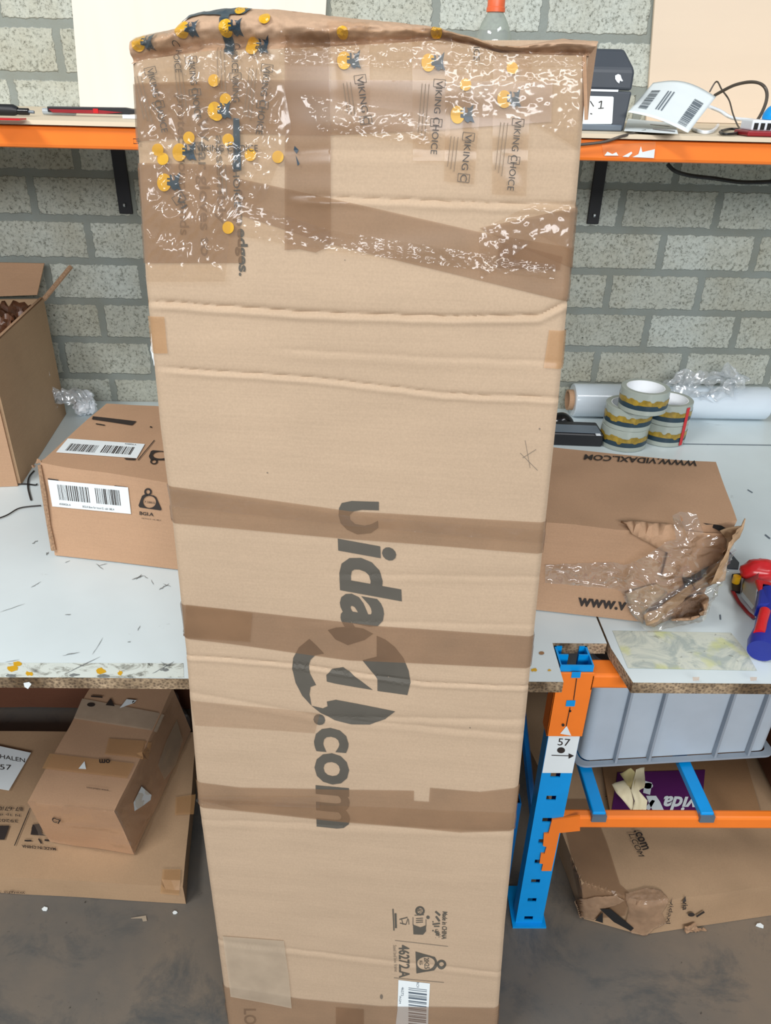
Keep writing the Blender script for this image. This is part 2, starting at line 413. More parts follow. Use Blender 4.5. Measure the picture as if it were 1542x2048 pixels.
def floor_material():
    t = NT('concrete'); a = t.noise(2.2, 6, .6); b = t.noise(5.5, 8, .72, t.coord((1, 1, 1), (4, 9, 0)), .5)
    col = t.ramp(a, [(.38, s2l((98, 95, 90))), (.62, s2l((124, 111, 96)))])
    col = t.mix(t.ramp(b, [(.50, (0, 0, 0)), (.66, (.75, .75, .75))]), col, s2l((66, 72, 75)))
    sp = t.ramp(t.noise(60, 5, .75), [(.28, (.15, .15, .15)), (.34, (1, 1, 1))]); col = t.mix(.8, col, t.mix(1.0, col, sp, 'MULTIPLY'))
    t.set(col, t.ramp(a, [(.3, (.45,) * 3), (.7, (.7,) * 3)]), 0, None, .35); t.bump(t.noise(120, 4), .12, .002); return t.m
o = MB().box((-3.2, YW, 0), (3.2, YW + .12, 2.9)).build('wall_back', wall_material()); struct(o)
o.data.transform(Matrix.Translation(o.location)); o.location = (0, 0, 0)
struct(MB().box((-3.2, -4, -.08), (3.2, YW + .12, 0)).build('floor', floor_material()))

# ============================================================ WALL SHELF
t = thing('wall_shelf', 'long pale board shelf with orange front beam and black brackets on the block wall', 'shelf', (0, YW, ZSH))
zb1 = P(1300, 281, Y=YSF + .005).z; zb0 = P(1300, 325, Y=YSF + .005).z
bt = .006
MB().box((-1.5, YSF - .004, ZSH - bt), (1.5, YW - .001, ZSH)).build('board', M['shelf_wood'], t, label='pale wooden board')
b = MB().box((-1.5, YSF + .004, zb0), (1.5, YSF + .034, zb1)).build('beam', M['orange'], t, bevel=.005, label='orange steel beam')
q = P(1190, 318, Y=YSF); 
sf = plane_surf((0, YSF + .0035, 0), (0, -1, 0))
MB_ = MB(); decal(MB_, sf, [[(1203, 290), (1311, 284), (1309, 316), (1207, 311)]], .001); MB_.build('clear_tape', mat('tape_on_beam', (255, 168, 104), .15, alpha=.5), b, label='clear torn tape on the beam')
MB_ = MB(); decal(MB_, sf, [[(1208, 311), (1214, 303), (1224, 308), (1232, 304), (1236, 311)], [(1244, 313), (1262, 303), (1264, 306), (1256, 314)], [(1264, 314), (1276, 308), (1281, 292), (1284, 304), (1309, 298), (1307, 316)]], .002); MB_.build('tape_glare', M['paper'], b, label='white painted glare on the torn tape')  # glare on the clear tape, painted as white shapes
for i, (xa, xb) in enumerate(((-.608, -.576), (.518, .547))):
    xa *= S; xb *= S; zb = 1.28 - (1.28 - .985) * S
    mb = MB(); mb.slab([(xa, YW - .006, zb), (xb, YW - .006, zb), (xb, YW - .006, ZSH - bt), (xa, YW - .006, ZSH - bt)], (0, .0055, 0))
    mb.box((xa, YSF + .06, ZSH - bt - .006), (xb, YW - .006, ZSH - bt - .0005))
    br_ = mb.build('bracket', M['black'], t, bevel=.0015)
    c = Vector(((xa + xb) / 2, YW - .008, zb + .018)); MB().lathe([(.0001, -.002), (.004, -.002), (.004, .002)], c, 12, 'X').build('screw', M['steel'], br_)

# boards leaning flat against the wall
def board(label, px, y, mname, th=.009):
    pts = [P(a, b, Y=y) for a, b in px]
    for p in pts:
        if p.z < ZSH + .03: p.z = ZSH + .0005
    return tag(MB().slab(pts, (0, th, 0)).build('plywood_board', M[mname], bevel=.001), label, 'board')
board('pale plywood sheet standing on the shelf behind the tall taped box', [(133, -120), (160, 216), (640, 226), (660, -120)], YW - .0105, 'ply_pale')
board('tan plywood sheet standing on the shelf behind the curled shipping label', [(1319, -120), (1288, 268), (1700, 285), (1720, -120)], YW - .0105, 'ply_tan')

# ============================================================ WORKBENCH (rack, tabletops)
YF = .768; YP = .806
t = thing('bench_rack', 'blue and orange steel rack frame carrying the white bench tops', 'rack', (.29, YP, 0))
def upright(x0, x1, y0, y1, z1, m, holes=True, sty='post'):
    mb = MB(); th = .002; hx0, hx1 = x0 + (x1 - x0) * .30, x0 + (x1 - x0) * .62
    hs = [.012 + .0507 * k for k in range(40) if .012 + .0507 * k < z1 - .02] if holes else []
    if holes:
        mb.box((x0, y0, 0), (hx0, y0 + th, z1)); mb.box((hx1, y0, 0), (x1, y0 + th, z1)); z = 0
        for h in hs: mb.box((hx0, y0, z), (hx1, y0 + th, h)); z = h + .010
        mb.box((hx0, y0, z), (hx1, y0 + th, z1))
    else: mb.box((x0, y0, 0), (x1, y0 + th, z1))
    mb.box((x0, y0 + th, 0), (x0 + th, y1, z1)); mb.box((x1 - th, y0 + th, 0), (x1, y1, z1))
    mb.box((x0 + th, y1 - th, 0), (x0 + .016, y1, z1)); mb.box((x1 - .016, y1 - th, 0), (x1 - th, y1, z1))
    return mb.build(sty, m, t)
px0, px1 = .2650, .3115
post = upright(px0, px1, YP, YP + .024, .586, M['blue'])
mb = MB()
for a_, b_ in (((px0, YP + .024), (px0 + .003, YP + .042)), ((px1 - .003, YP + .024), (px1, YP + .042)), ((px0, YP + .040), (px0 + .011, YP + .042)), ((px1 - .011, YP + .040), (px1, YP + .042))):
    mb.box((a_[0], a_[1], .50), (b_[0], b_[1], .586))
mb.build('post_head', M['blue'], t)
MB().box((px0 - .006, YP - .008, 0), (px1 + .006, YP + .07, .004)).build('foot_plate', M['blue'], t)
upright(.236, .254, YP + .04, YP + .06, .26, M['blue_shaded'], False)
upright(1.62, 1.6725, YP, YP + .045, .568, M['blue'])
upright(px0, px1, YW - .075, YW - .02, .568, M['blue'])
# diagonal braces of the frame side
MB().tube([(px0 + .036, YP + .03, .10), (px0 + .036, YW - .07, .5)], .007, 6).build('brace', M['blue_shaded'], t)
zt1 = .570; zt0 = .545
u1 = MB().box((px1 - .002, YP - .001, zt0), (1.62, YP + .034, zt1)).build('beam', M['orange'], t, bevel=.004, label='orange upper beam')
pf = plane_surf((0, YP - .0032, 0), (0, -1, 0))
def on_post(px_, e0=0, d=.003): return [pf(a, b, e0) for a, b in px_]
mb = MB()
cz = P(1130, 1469, Y=YP).z; xa, xb = px0 - .004, px1 + .002
mb.box((xa, YP - .004, cz), (xb, YP - .0005, .576)); mb.box((xa, YP - .004, cz), (xa + .003, YP + .024, .576)); mb.box((xb - .003, YP - .004, zt0), (xb, YP + .03, .572))
cn = mb.build('beam_connector', M['orange'], t, bevel=.001, label='orange beam end connector')
for (a, b) in ((1152, 1349), (1141, 1406)):
    mb = MB(); decal(mb, plane_surf((0, YP - .004, 0), (0, -1, 0)), [[(a - 8, b - 6), (a + 10, b - 6), (a + 8, b + 6), (a - 10, b + 6)]], .0008)
    mb.build('slot', M['blue'], cn, label='blue slot showing through')
mb = MB(); decal(mb, plane_surf((0, YP - .004, 0), (0, -1, 0)), [line(1153, 1356, 1147, 1399, 1.6), line(1140, 1414, 1132, 1452, 1.6), circ(1126, 1449, 3), circ(1140, 1421, 2.4)], .0012); mb.build('pen_mark', M['ink_dark'], cn)
# paper label on the post
pl = plane_surf((0, YP - .0008, 0), (0, -1, 0))
mb = MB(); x0l, x1l = px0 + .0005, px1 - .0005; z0l = P(1110, 1545, Y=YP).z; z1l = cz + .002
mb.box((x0l, YP - .0009, z0l), (x1l, YP - .0002, z1l)); lb = mb.build('paper_label', M['paper'], t, label='white paper label with handwritten 57')
mb = MB(); text(mb, pl, '57', (1115, 1490), (1139, 1492), (1117, 1476), .0006)
decal(mb, pl, [line(1103, 1510, 1137, 1511, 1.5), [(1137, 1506), (1148, 1511), (1137, 1517)], circ(1122, 1500, 8, 6), line(1122, 1458, 1124, 1466, 1.2), line(1124, 1466, 1128, 1456, 1.2), line(1128, 1456, 1137, 1467, 1.2), line(1130, 1462, 1137, 1461, 1.2)], .0006)
mb.build('handwriting', M['ink_dark'], lb)
mb = MB(); decal(mb, pf, [[(1120, 1466), (1133, 1450), (1142, 1470)]], .0014); mb.build('label_corner', M['paper'], lb)
# lower beam with hook connector
zl1 = .2785; zl0 = .2525
MB().box((px1 - .004, YP - .001, zl0), (1.62, YP + .016, zl1)).build('beam', M['orange'], t, bevel=.004, label='orange lower beam')
mb = MB(); hook = [(1104, 1640), (1160, 1632), (1160, 1662), (1119, 1666), (1103, 1742), (1083, 1742), (1086, 1728), (1079, 1727), (1082, 1708), (1089, 1708), (1093, 1694), (1086, 1692), (1088, 1668), (1097, 1667)]
mb.slab([pf(a, b, 0) for a, b in hook], (0, .0028, 0)); mb.build('beam_connector', M['orange'], t, label='orange hooked connector of the lower beam')
for xa in (.356, .527):
    mb = MB(); w_ = .021; mb.box((xa, YP - .001, zl1 - .002), (xa + w_, YW - .06, .2895)); cb = mb.build('cross_bar', M['blue'], t, bevel=.002, label='blue cross bar')
    MB().box((xa - .001, YP - .005, zl1 - .006), (xa + w_ + .001, YP + .004, zl1 + .007)).build('end_cap', M['mid_grey'], cb)
MB().box((px1, YW - .06, zl0), (1.62, YW - .03, zl1)).build('beam', M['orange'], t, bevel=.004, label='orange rear beam')
# tabletops
tk = .018
cx0 = P(1106, 1290, Z=ZT); xr = P(1214, 1288, Z=ZT).x; xe = P(1122, 1348, Z=ZT).x
yb = P(1150, 1287, Z=ZT).y
seam = [P(1214, 1290, Z=ZT), P(1207, 1243, Z=ZT)]; sl = .0
def tabletop(pts, name, label):
    n = len(pts); vs = [(x, y, ZT - tk) for x, y in pts] + [(x, y, ZT) for x, y in pts]
    tt = thing(name, label, 'bench top', (pts[0][0], pts[0][1], ZT))
    bm = bmesh.new(); a = [bm.verts.new(v) for v in vs]
    tp, tf = fill([pts]); fs = [bm.faces.new((a[i], a[(i + 1) % n], a[n + (i + 1) % n], a[n + i])) for i in range(n)]
    bm.verts.index_update(); core = MB(); core.add(vs, [[v.index for v in f.verts] for f in bm.faces]); bm.free(); core.add([(x, y, ZT - tk) for x, y in tp], tf); core.add([(x, y, ZT) for x, y in tp], tf)
    core.build('chipboard_core', M['chip'], tt, weld=True, label='raw chipboard edge')
    o = MB().add([(x, y, ZT + .0004) for x, y in tp], tf).build('laminate', M['laminate'], tt, fix=True)
    return tt, o
xs_ = xr + .004
lt, lam = tabletop([(-1.7, YF), (xe, YF), (cx0.x, yb), (xr, yb), (xr, YW - .003), (-1.7, YW - .003)], 'laminated_board', 'white laminated chipboard bench top left of the blue post, worn at its front edge')
rx = P(1259, 1349, Z=ZT).x; YFR = YF
rt, lam2 = tabletop([(rx, YFR), (1.75, YFR), (1.75, YW - .003), (xr + .003, YW - .003), (xr + .003, yb - .01)], 'laminated_board', 'white laminated chipboard bench top right of the blue post, above the grey crate')
tabs = plane_surf((0, 0, ZT + .0004), (0, 0, 1))
mb = MB(); decal(mb, tabs, [[(-80, 1326), (367, 1327), (368, 1356), (-80, 1355)]], .0004)
ws = mb.build('worn_front_strip', M['worn'], lt, label='dirty scuffed strip with yellow and grey tape remains')
M['scuff'] = mat('scuff', (122, 128, 128), .5, var=.3, scale=300, alpha=.85)
def sliver(x0, y0, x1, y1, w):
    n = 6; L = math.hypot(x1 - x0, y1 - y0); nx, ny = -(y1 - y0) / L, (x1 - x0) / L; up_, dn = [], []
    for i in range(n + 1):
        k = i / n; x, y = lerp(x0, x1, k), lerp(y0, y1, k); h = w * (.15 + math.sin(k * math.pi) * rr.uniform(.25, .8)); j = rr.uniform(-.5, .5) * w * .6
        up_.append((x + nx * (h / 2 + j), y + ny * (h / 2 + j))); dn.append((x - nx * (h / 2 - j), y - ny * (h / 2 - j)))
    return up_ + dn[::-1]
mb = MB(); rr = random.Random(3)
for (a, b, c, d) in ((25, 1338, 12, 6), (35, 1328, 9, 4), (58, 1348, 8, 4), (203, 1343, 10, 6), (240, 1347, 4, 5), (1068, 1341, 6, 3), (1098, 1342, 4, 2)):
    mb = MB(); decal(mb, tabs, [[(x + rr.uniform(-2, 2), y + rr.uniform(-1.4, 1.4)) for x, y in circ(a, b, c, d, 12)]], .0009)
    mb.build('tape_scrap', M['viking_yellow'], lt, label='yellow scrap of printed tape stuck to the bench')
mb = MB()
for (a, b, c, d) in ((22, 1352, 10, 4), (205, 1353, 14, 4), (330, 1340, 9, 3), (150, 1351, 10, 3)):
    decal(mb, tabs, [[(x + rr.uniform(-3, 3), y + rr.uniform(-1.4, 1.4)) for x, y in circ(a, b, c, d, 12)]], .0008)
for (a, b, c, d, e) in ((128, 1350, 200, 1314, 3), (305, 1348, 348, 1324, 4), (322, 1324, 345, 1338, 3), (185, 1310, 206, 1276, 2.4), (62, 1176, 82, 1164, 2.6), (264, 1160, 288, 1152, 5), (284, 1149, 272, 1160, 3), (288, 1152, 296, 1158, 3), (302, 1160, 308, 1170, 3), (318, 1180, 338, 1168, 4), (326, 1168, 342, 1174, 2.5), (130, 1230, 142, 1230, 3.5), (125, 1312, 160, 1305, 3), (275, 1262, 281, 1252, 3), (192, 1128, 207, 1140, 3), (198, 1132, 215, 1128, 2), (64, 1088, 76, 1082, 5), (92, 1110, 98, 1106, 7), (0, 1225, 50, 1208, 1.6), (130, 1126, 140, 1122, 2.5), (255, 1285, 262, 1284, 3), (10, 1325, 40, 1320, 1.4)):
    decal(mb, tabs, [sliver(a, b, c, d, e * .75)], .0008)
mb.build('scratches', M['scuff'], lt, label='dark scratches and scuffs')
mb = MB(); decal(mb, tabs, [circ(1083, 1307, 5.5, 3.4)], .0008); mb.build('screw_hole', M['card_dark'], lt)
mb = MB(); decal(mb, tabs, [[(1225, 1262), (1462, 1266), (1490, 1300), (1514, 1342), (1256, 1337)]], .0006); mb.build('worn_sticker_sheet', M['marble'], rt, label='worn greenish sticker sheet with scratches')
mb = MB(); decal(mb, tabs, [line(1340, 888, 1700, 893, 1.5), line(1530, 1070, 1540, 1078, 3), line(1495, 980, 1505, 986, 2), line(1440, 1230, 1441, 1240, 3)], .0008); mb.build('scratches', M['mid_grey'], rt)
for a in (1385, 1500):
    mb = MB(); mb.add([P(a, 1354, Y=YF - .0006), P(a + 14, 1354, Y=YF - .0006), P(a + 13, 1361, Y=YF - .0006), P(a + 1, 1362, Y=YF - .0006)], [(0, 1, 2, 3)]); mb.build('edge_tape', M['tape_yellow'], rt, label='yellow tape bit on the board edge')
mb = MB(); mb.add([P(47, 1366, Y=YF - .0006), P(58, 1364, Y=YF - .0006), P(63, 1368, Y=YF - .0006), P(56, 1378, Y=YF - .0006), P(49, 1374, Y=YF - .0006)], [(0, 1, 2, 3, 4)]); mb.build('edge_sticker', M['paper'], lt, label='white scrap stuck to the board edge')

# ============================================================ TALL TAPED BOX
Wv = Vector((-.01022513, .12281971, .99237632)); Uv = Vector((.99592401, -.0876901, .0211145)); Nv = Vector((-.08961486, -.9885473, .12142245))
BO = Vector((0, .690, ZT)); TH = .051
bplane = plane_surf(BO, Nv)
def buv(x, y):
    q = bplane(x, y) - BO; return q.dot(Uv), q.dot(Wv)
EL = sorted([buv(*p)[::-1] for p in ((264, 140), (272, 270), (290, 560), (320, 860), (345, 1060), (370, 1300), (395, 1600), (430, 1850), (455, 2048))])
ER = sorted([buv(*p)[::-1] for p in ((1176, 130), (1160, 330), (1140, 560), (1118, 800), (1090, 1060), (1065, 1300), (1045, 1500), (1025, 1700), (1010, 1850), (995, 2048))])
CREASE = []
for pts, A, wd in (([(330, 604), (600, 624), (900, 634), (1080, 630), (1145, 600)], .0032, .0032), ([(360, 737), (640, 757), (880, 787), (1125, 797)], .0022, .0028),
                   ([(640, 393), (760, 398), (900, 404), (1150, 410)], .0022, .0030), ([(360, 1311), (600, 1330), (850, 1366), (1070, 1374)], .0018, .0028),
                   ([(600, 700), (860, 715), (1100, 722)], .0008, .004), ([(700, 1150), (1090, 1154)], .0006, .004), ([(380, 1385), (640, 1432), (1060, 1440)], .0010, .005),
                   ([(700, 1440), (1055, 1470)], .0010, .005), ([(420, 1880), (1010, 1948)], .0012, .005), ([(640, 1243), (1080, 1250)], .0006, .004), ([(280, 310), (700, 300), (1150, 300)], .0007, .006), ([(400, 1640), (1030, 1662)], .0008, .006)):
    CREASE.append((sorted([buv(*p) for p in pts]), A, wd))
def bdisp(u, v):
    d = .0018 * noise.noise(Vector((u * 7, v * 5, 1.3))) + .0006 * noise.noise(Vector((u * 9, v * 38, 4.1)))
    for pts, A, wd in CREASE:
        if u < pts[0][0] - .03 or u > pts[-1][0] + .03: k = 0
        else: k = min(1, (u - pts[0][0] + .03) / .03, (pts[-1][0] + .03 - u) / .03)
        if k <= 0: continue
        vc = interp(pts, u) + .0012 * noise.noise(Vector((u * 40, vcseed(A), 0))); s = (v - vc) / wd
        if abs(s) < 6:
            d += k * A * (-math.exp(-abs(s) * 1.6) + .55 * math.exp(-((s + 1.6) ** 2)))
    return d
def vcseed(A): return A * 9000
def bs_uv(u, v, e=0):
    ul, ur = interp(EL, v), interp(ER, v); uu = min(max(u, ul), ur); over = max(ul - u, u - ur, 0)
    edge = min(uu - ul, ur - uu); rnd = -.004 * max(0, 1 - edge / .006) ** 2
    p = BO + Uv * uu + Wv * v + Nv * (bdisp(uu, v) + e + rnd)
    if over > 0: p = p + Uv * (e * (1 if u > ur else -1)) - Nv * over
    return p
FOLD = [(262, 128), (300, 118), (420, 102), (560, 98), (640, 95), (760, 88), (880, 80), (943, 90), (1000, 106), (1100, 110), (1180, 112)]
OUTL = [(256, 66), (300, 55), (340, 44), (365, 22), (400, 12), (430, 5), (540, 7), (600, 14), (650, 20), (700, 26), (780, 33), (860, 42), (910, 56), (950, 68), (990, 83), (1040, 85), (1090, 74), (1130, 68), (1204, 73)]
def fl_t(x, t, e=0):
    """flap above the fold: t = 0 on the fold, 1 on the ragged top edge"""
    yf, yo = interp(FOLD, x), interp(OUTL, x); y = lerp(yf, yo, t)
    q = bplane(x, y); k = min(1, (yf - yo) / 50)
    dep = -.007 * math.sin(min(1, t / .28) * math.pi) * (.4 + .6 * k) * (1 if t < .28 else 0) + (.010 * math.sin((t - .28) / .72 * math.pi) if t > .28 else 0) - .022 * t * t
    dep += .004 * noise.noise(Vector((x * .02, t * 3, 2))) + .0025 * noise.noise(Vector((x * .07, t * 7, 5)))
    if t <= .001: dep = bdisp((q - BO).dot(Uv), (q - BO).dot(Wv))
    return q + Nv * (dep + e)
def bs(x, y, e=0):
    yf = interp(FOLD, x)
    if y < yf and 250 < x < 1210:
        yo = interp(OUTL, x); return fl_t(x, min(1, (yf - y) / max(4, yf - yo)), e)
    u, v = buv(x, y); return bs_uv(u, v, e)
vb = (-ZT + .0045) / Wv.z
box = thing('tall_cardboard_box', 'tall narrow cardboard box leaning on the bench front, wrapped in tape at its top', 'box', BO + Wv * vb - Nv * TH / 2)
def vtop(u):
    best = interp([(buv(x, y)[0], buv(x, y)[1]) for x, y in FOLD], u); return best
mb = MB(); NU, NVV = 130, 720
def front(a, b):
    # a across, b up: the top row sits on the fold
    uu = lerp(-.21, .19, a); vt = vtop(uu); v = lerp(vb, vt, b); ul, ur = interp(EL, v), interp(ER, v)
    return bs_uv(lerp(ul, ur, a), v)
mb.grid(front, NU, NVV)
def side(sgn):
    def f(a, b):
        aa = 1 if sgn > 0 else 0; vt = vtop(lerp(-.21, .19, aa)); v = lerp(vb, vt, b); u = interp(ER if sgn > 0 else EL, v)
        p = bs_uv(u, v); return p - Nv * (TH * a) + Uv * sgn * .003 * math.sin(a * math.pi) * noise.noise(Vector((v * 12, a * 3, sgn)))
    return f
mb.grid(side(1), 6, 160); mb.grid(lambda a, b: side(-1)(1 - a, b), 6, 160)
mb.grid(lambda a, b: BO + Uv * lerp(interp(ER, lerp(vb, vtop(.19), b)), interp(EL, lerp(vb, vtop(.19), b)), a) + Wv * lerp(vb, vtop(.19) + .02, b) - Nv * TH, 4, 12)
mb.grid(lambda a, b: BO + Uv * lerp(-.203, .18, a) + Wv * vb - Nv * (TH * (1 - b)), 4, 2)
body = mb.build('box_body', M['card_main'], box, smooth=50, fix=False)
mb = MB(); mb.grid(lambda a, b: fl_t(lerp(262, 1180, a) + (lerp(-6, 24, a) * b), b), 180, 24)
# back of the flap bundle, so that it has depth
def flback(a, b):
    x = lerp(256, 1204, a); top = fl_t(x, 1); bot = bplane(x, 150) - Nv * TH
    p = top.lerp(bot, b); return p - Nv * .02 * math.sin(b * math.pi)
mb.grid(flback, 60, 6)
mb.build('top_flaps', M['card_flap'], box, smooth=60, fix=False, label='crushed folded top flaps')
# torn corner at the upper right
mb = MB(); q = [bplane(1168, 112) , bplane(1204, 73) - Nv * .03, bplane(1188, 185) - Nv * .03, bplane(1172, 240)]
mb.add([p + Nv * .001 for p in q], [(0, 1, 2, 3)]); mb.build('corner_flap', M['card_tan'], box, solid=.003)
# ---- brown tape
def tape(px, mname='tape', e=.0014, name='brown_tape', L=9, label=None, parent=None):
    mb = MB(); decal(mb, bs, [px], e, L); return mb.build(name, M[mname], parent or box, smooth=60, fix=False, label=label)
tape([(240, 168), (480, 160), (655, 160), (1105, 163), (1102, 244), (870, 260), (662, 271), (480, 268), (250, 285)])
tape([(240, 325), (470, 330), (470, 372), (480, 428), (484, 526), (240, 526)], 'tape')
tape([(470, 355), (700, 405), (960, 464), (1200, 505), (1200, 612), (1130, 602), (657, 487), (480, 430)], 'tape', .0016)
tape([(570, 70), (658, 62), (662, 300), (662, 490), (632, 505), (600, 498), (570, 500)], 'tape', .0019)
tape([(959, 456), (1200, 404), (1200, 560), (1130, 530), (1010, 480)], 'tape', .0019)
tape([(1000, 480), (1125, 513), (1120, 540), (992, 535)], 'tape_dark', .0022)
tape([(290, 964), (420, 982), (700, 1022), (1130, 1046), (1130, 1110), (700, 1078), (345, 1045), (290, 1042)])
tape([(320, 1204), (505, 1224), (760, 1252), (1110, 1275), (1110, 1338), (700, 1320), (370, 1276), (320, 1272)], 'tape_dark')
tape([(372, 1208), (505, 1226), (500, 1284), (368, 1274)], 'tape', .0019)
tape([(350, 1558), (480, 1574), (828, 1580), (828, 1600), (858, 1602), (860, 1574), (960, 1582), (1080, 1570), (1080, 1660), (920, 1663), (700, 1644), (480, 1622), (350, 1610)], 'tape')
tape([(395, 1598), (700, 1610), (1030, 1625), (1028, 1658), (920, 1660), (700, 1642), (480, 1620)], 'tape_thin', .0019)
tape([(400, 1966), (600, 1996), (760, 2010), (1040, 2015), (1040, 2090), (400, 2090)], 'tape', .0017)
tape([(672, 2012), (728, 2016), (728, 2060), (672, 2060)], 'tape_dark', .0021)
tape([(296, 632), (330, 633), (337, 706), (300, 706)], 'tape_yellow', .0016, 'masking_tape', label='small yellowish tape strip')
tape([(1098, 660), (1180, 664), (1170, 742), (1087, 735)], 'tape_yellow', .0016, 'masking_tape', label='small yellowish tape strip')
tape([(446, 1870), (568, 1880), (578, 1950), (584, 2014), (574, 2012), (462, 1991)], 'tape_pale', .0024, 'torn_label', label='pale film of a torn label')
tape([(380, 1400), (640, 1426), (630, 1465), (390, 1450)], 'tape_thin', .0012, 'old_tape_mark', label='faint tape mark')
# ---- printed logo
K = 1.9275
def z2(pts): return [(340 + a / K, 950 + b / K) for a, b in pts]
mb = MB(); I = .0007
emb = [[(608, 598), (640, 588), (700, 584), (745, 592), (783, 612), (750, 636), (685, 656), (638, 634)],
       [(797, 620), (830, 634), (866, 662), (900, 705), (920, 755), (927, 800), (915, 848), (800, 832), (800, 786), (742, 714), (797, 700)],
       [(537, 632), (565, 658), (594, 688), (560, 694), (542, 712), (535, 735), (540, 765), (563, 808), (542, 816), (538, 845), (546, 888), (510, 850), (484, 800), (471, 745), (475, 705), (497, 665)],
       [(603, 770), (625, 748), (668, 740), (782, 828), (640, 803), (605, 795)],
       [(605, 872), (640, 865), (720, 880), (868, 910), (830, 940), (770, 960), (700, 958), (635, 943), (580, 915), (546, 888), (590, 898), (608, 890)]]
for p in emb: decal(mb, bs, [z2(p)], I, 8)
decal(mb, bs, [z2([(652, 128), (662, 108), (700, 100), (760, 102), (805, 103), (805, 136), (740, 134), (708, 140), (693, 155), (695, 172), (714, 189), (750, 195), (776, 190), (802, 176), (803, 204), (775, 224), (722, 229), (682, 211), (658, 186), (650, 156)])], I, 8)
text(mb, bs, 'ida', (674, 1077), (682, 1258), (798, 1077), I, .032, .2, 8)
text(mb, bs, '.com', (627, 1428), (632, 1656), (696, 1428), I, .028, .1, 8)
mb.build('printed_logo', M['ink'], body, fix=False, label='large grey printed round emblem and web shop lettering')
# ---- printed handling text at the upper left
mb = MB()
text(mb, bs, 'protect your hands', (348, 190), (355, 470), (372, 190), I, .015, 0, 9)
text(mb, bs, 'Wear gloves to', (388, 235), (395, 512), (416, 235), I, .015, 0, 9)
text(mb, bs, 'assembly', (426, 270), (430, 448), (448, 270), I, .015, 0, 9)
text(mb, bs, 'sharp ', (466, 380), (466, 452), (490, 380), I, .02, 0, 9)
mb.build('printed_warning', M['ink_faint'], body, fix=False, label='grey printed handling warning')
mb = MB(); text(mb, bs, 'edges.', (468, 457), (472, 552), (494, 457), I, .03, 0, 9); mb.build('printed_warning', M['ink'], body, fix=False)
# ---- prints at the foot
mb = MB()
text(mb, bs, '46272.A', (797, 1889), (798, 1954), (819, 1889), I, .02, 0, 9)
text(mb, bs, 'Made in CHINA', (885, 1822), (883, 1878), (895, 1823), I, .02)
wt = [(831, 1902), (833, 1946), (868, 1940), (874, 1934), (874, 1922), (870, 1914)]
def ring(mb, surf, c, r1, r2, e, ry=1, n=24, L=None):
    for i in range(n):
        a, b = 2 * math.pi * i / n, 2 * math.pi * (i + 1) / n
        decal(mb, surf, [[(c[0] + r1 * math.cos(a), c[1] + r1 * ry * math.sin(a)), (c[0] + r2 * math.cos(a), c[1] + r2 * ry * math.sin(a)), (c[0] + r2 * math.cos(b), c[1] + r2 * ry * math.sin(b)), (c[0] + r1 * math.cos(b), c[1] + r1 * ry * math.sin(b))]], e)
def ringed(mb, surf, outline, c, rx, ry, e, n=28):
    """outline with an elliptical window, as a fan of quads"""
    def hit(a):
        dx, dy = math.cos(a), math.sin(a); best = None
        for (x0, y0), (x1, y1) in zip(outline, outline[1:] + outline[:1]):
            ex, ey = x1 - x0, y1 - y0; den = dx * ey - dy * ex
            if abs(den) < 1e-9: continue
            t = ((x0 - c[0]) * ey - (y0 - c[1]) * ex) / den; s = ((x0 - c[0]) * dy - (y0 - c[1]) * dx) / den
            if t > 0 and -1e-6 <= s <= 1 + 1e-6 and (best is None or t < best): best = t
        return (c[0] + dx * best, c[1] + dy * best)
    angs = sorted([2 * math.pi * i / n for i in range(n)] + [math.atan2(y - c[1], x - c[0]) % (2 * math.pi) for x, y in outline])
    for a, b in zip(angs, angs[1:] + [angs[0] + 2 * math.pi]):
        if b - a < 1e-4: continue
        q = [(c[0] + rx * math.cos(a), c[1] + ry * math.sin(a)), hit(a), hit(b), (c[0] + rx * math.cos(b), c[1] + ry * math.sin(b))]
        decal(mb, surf, [q], e)
ringed(mb, bs, wt, (852, 1926), 18, 13, I)
ring(mb, bs, (883, 1929), 5, 9.5, I)
text(mb, bs, '20<25', (848, 1915), (849, 1937), (858, 1915), I, .01); text(mb, bs, 'KG', (839, 1921), (839, 1930), (845, 1921), I)
decal(mb, bs, [[(826, 1848), (830, 1850), (841, 1854), (852, 1850), (852, 1862), (846, 1869), (827, 1868)], circ(856, 1834, 3.4)], I)
ring(mb, bs, (840, 1821), 6, 9.5, I); text(mb, bs, 'AK5', (833, 1816), (833, 1826), (845, 1816), I)
decal(mb, bs, [line(826, 1834, 826, 1850, 1.2), line(852, 1838, 852, 1852, 1.2), line(829, 1830, 848, 1829, 1.2)], I)
text(mb, bs, 'III', (832, 1836), (832, 1845), (846, 1835), I)
text(mb, bs, '\u0635\u0646\u0639', (868, 1858), (870, 1876), (880, 1858), I, .02)
decal(mb, bs, [line(871, 1822, 880, 1830, 4), line(872, 1832, 879, 1842, 4), line(865, 1848, 880, 1846, 3), line(868, 1852, 879, 1852, 2.4), line(870, 1862, 878, 1870, 4), circ(866, 1861, 1.6), circ(866, 1843, 1.4)], I)
decal(mb, bs, [line(786, 1817, 788, 1860, 2.4), line(791, 1826, 792, 1855, 4), line(799, 1838, 815, 1834, 1.8), line(800, 1845, 812, 1848, 1.8), line(812, 1848, 816, 1836, 1.4), line(803, 1836, 806, 1848, 1.4), line(817, 1838, 818, 1848, 1.4)], I)
mb.build('printed_symbols', M['ink'], body, fix=False, label='printed item number, weight symbol and country of origin')
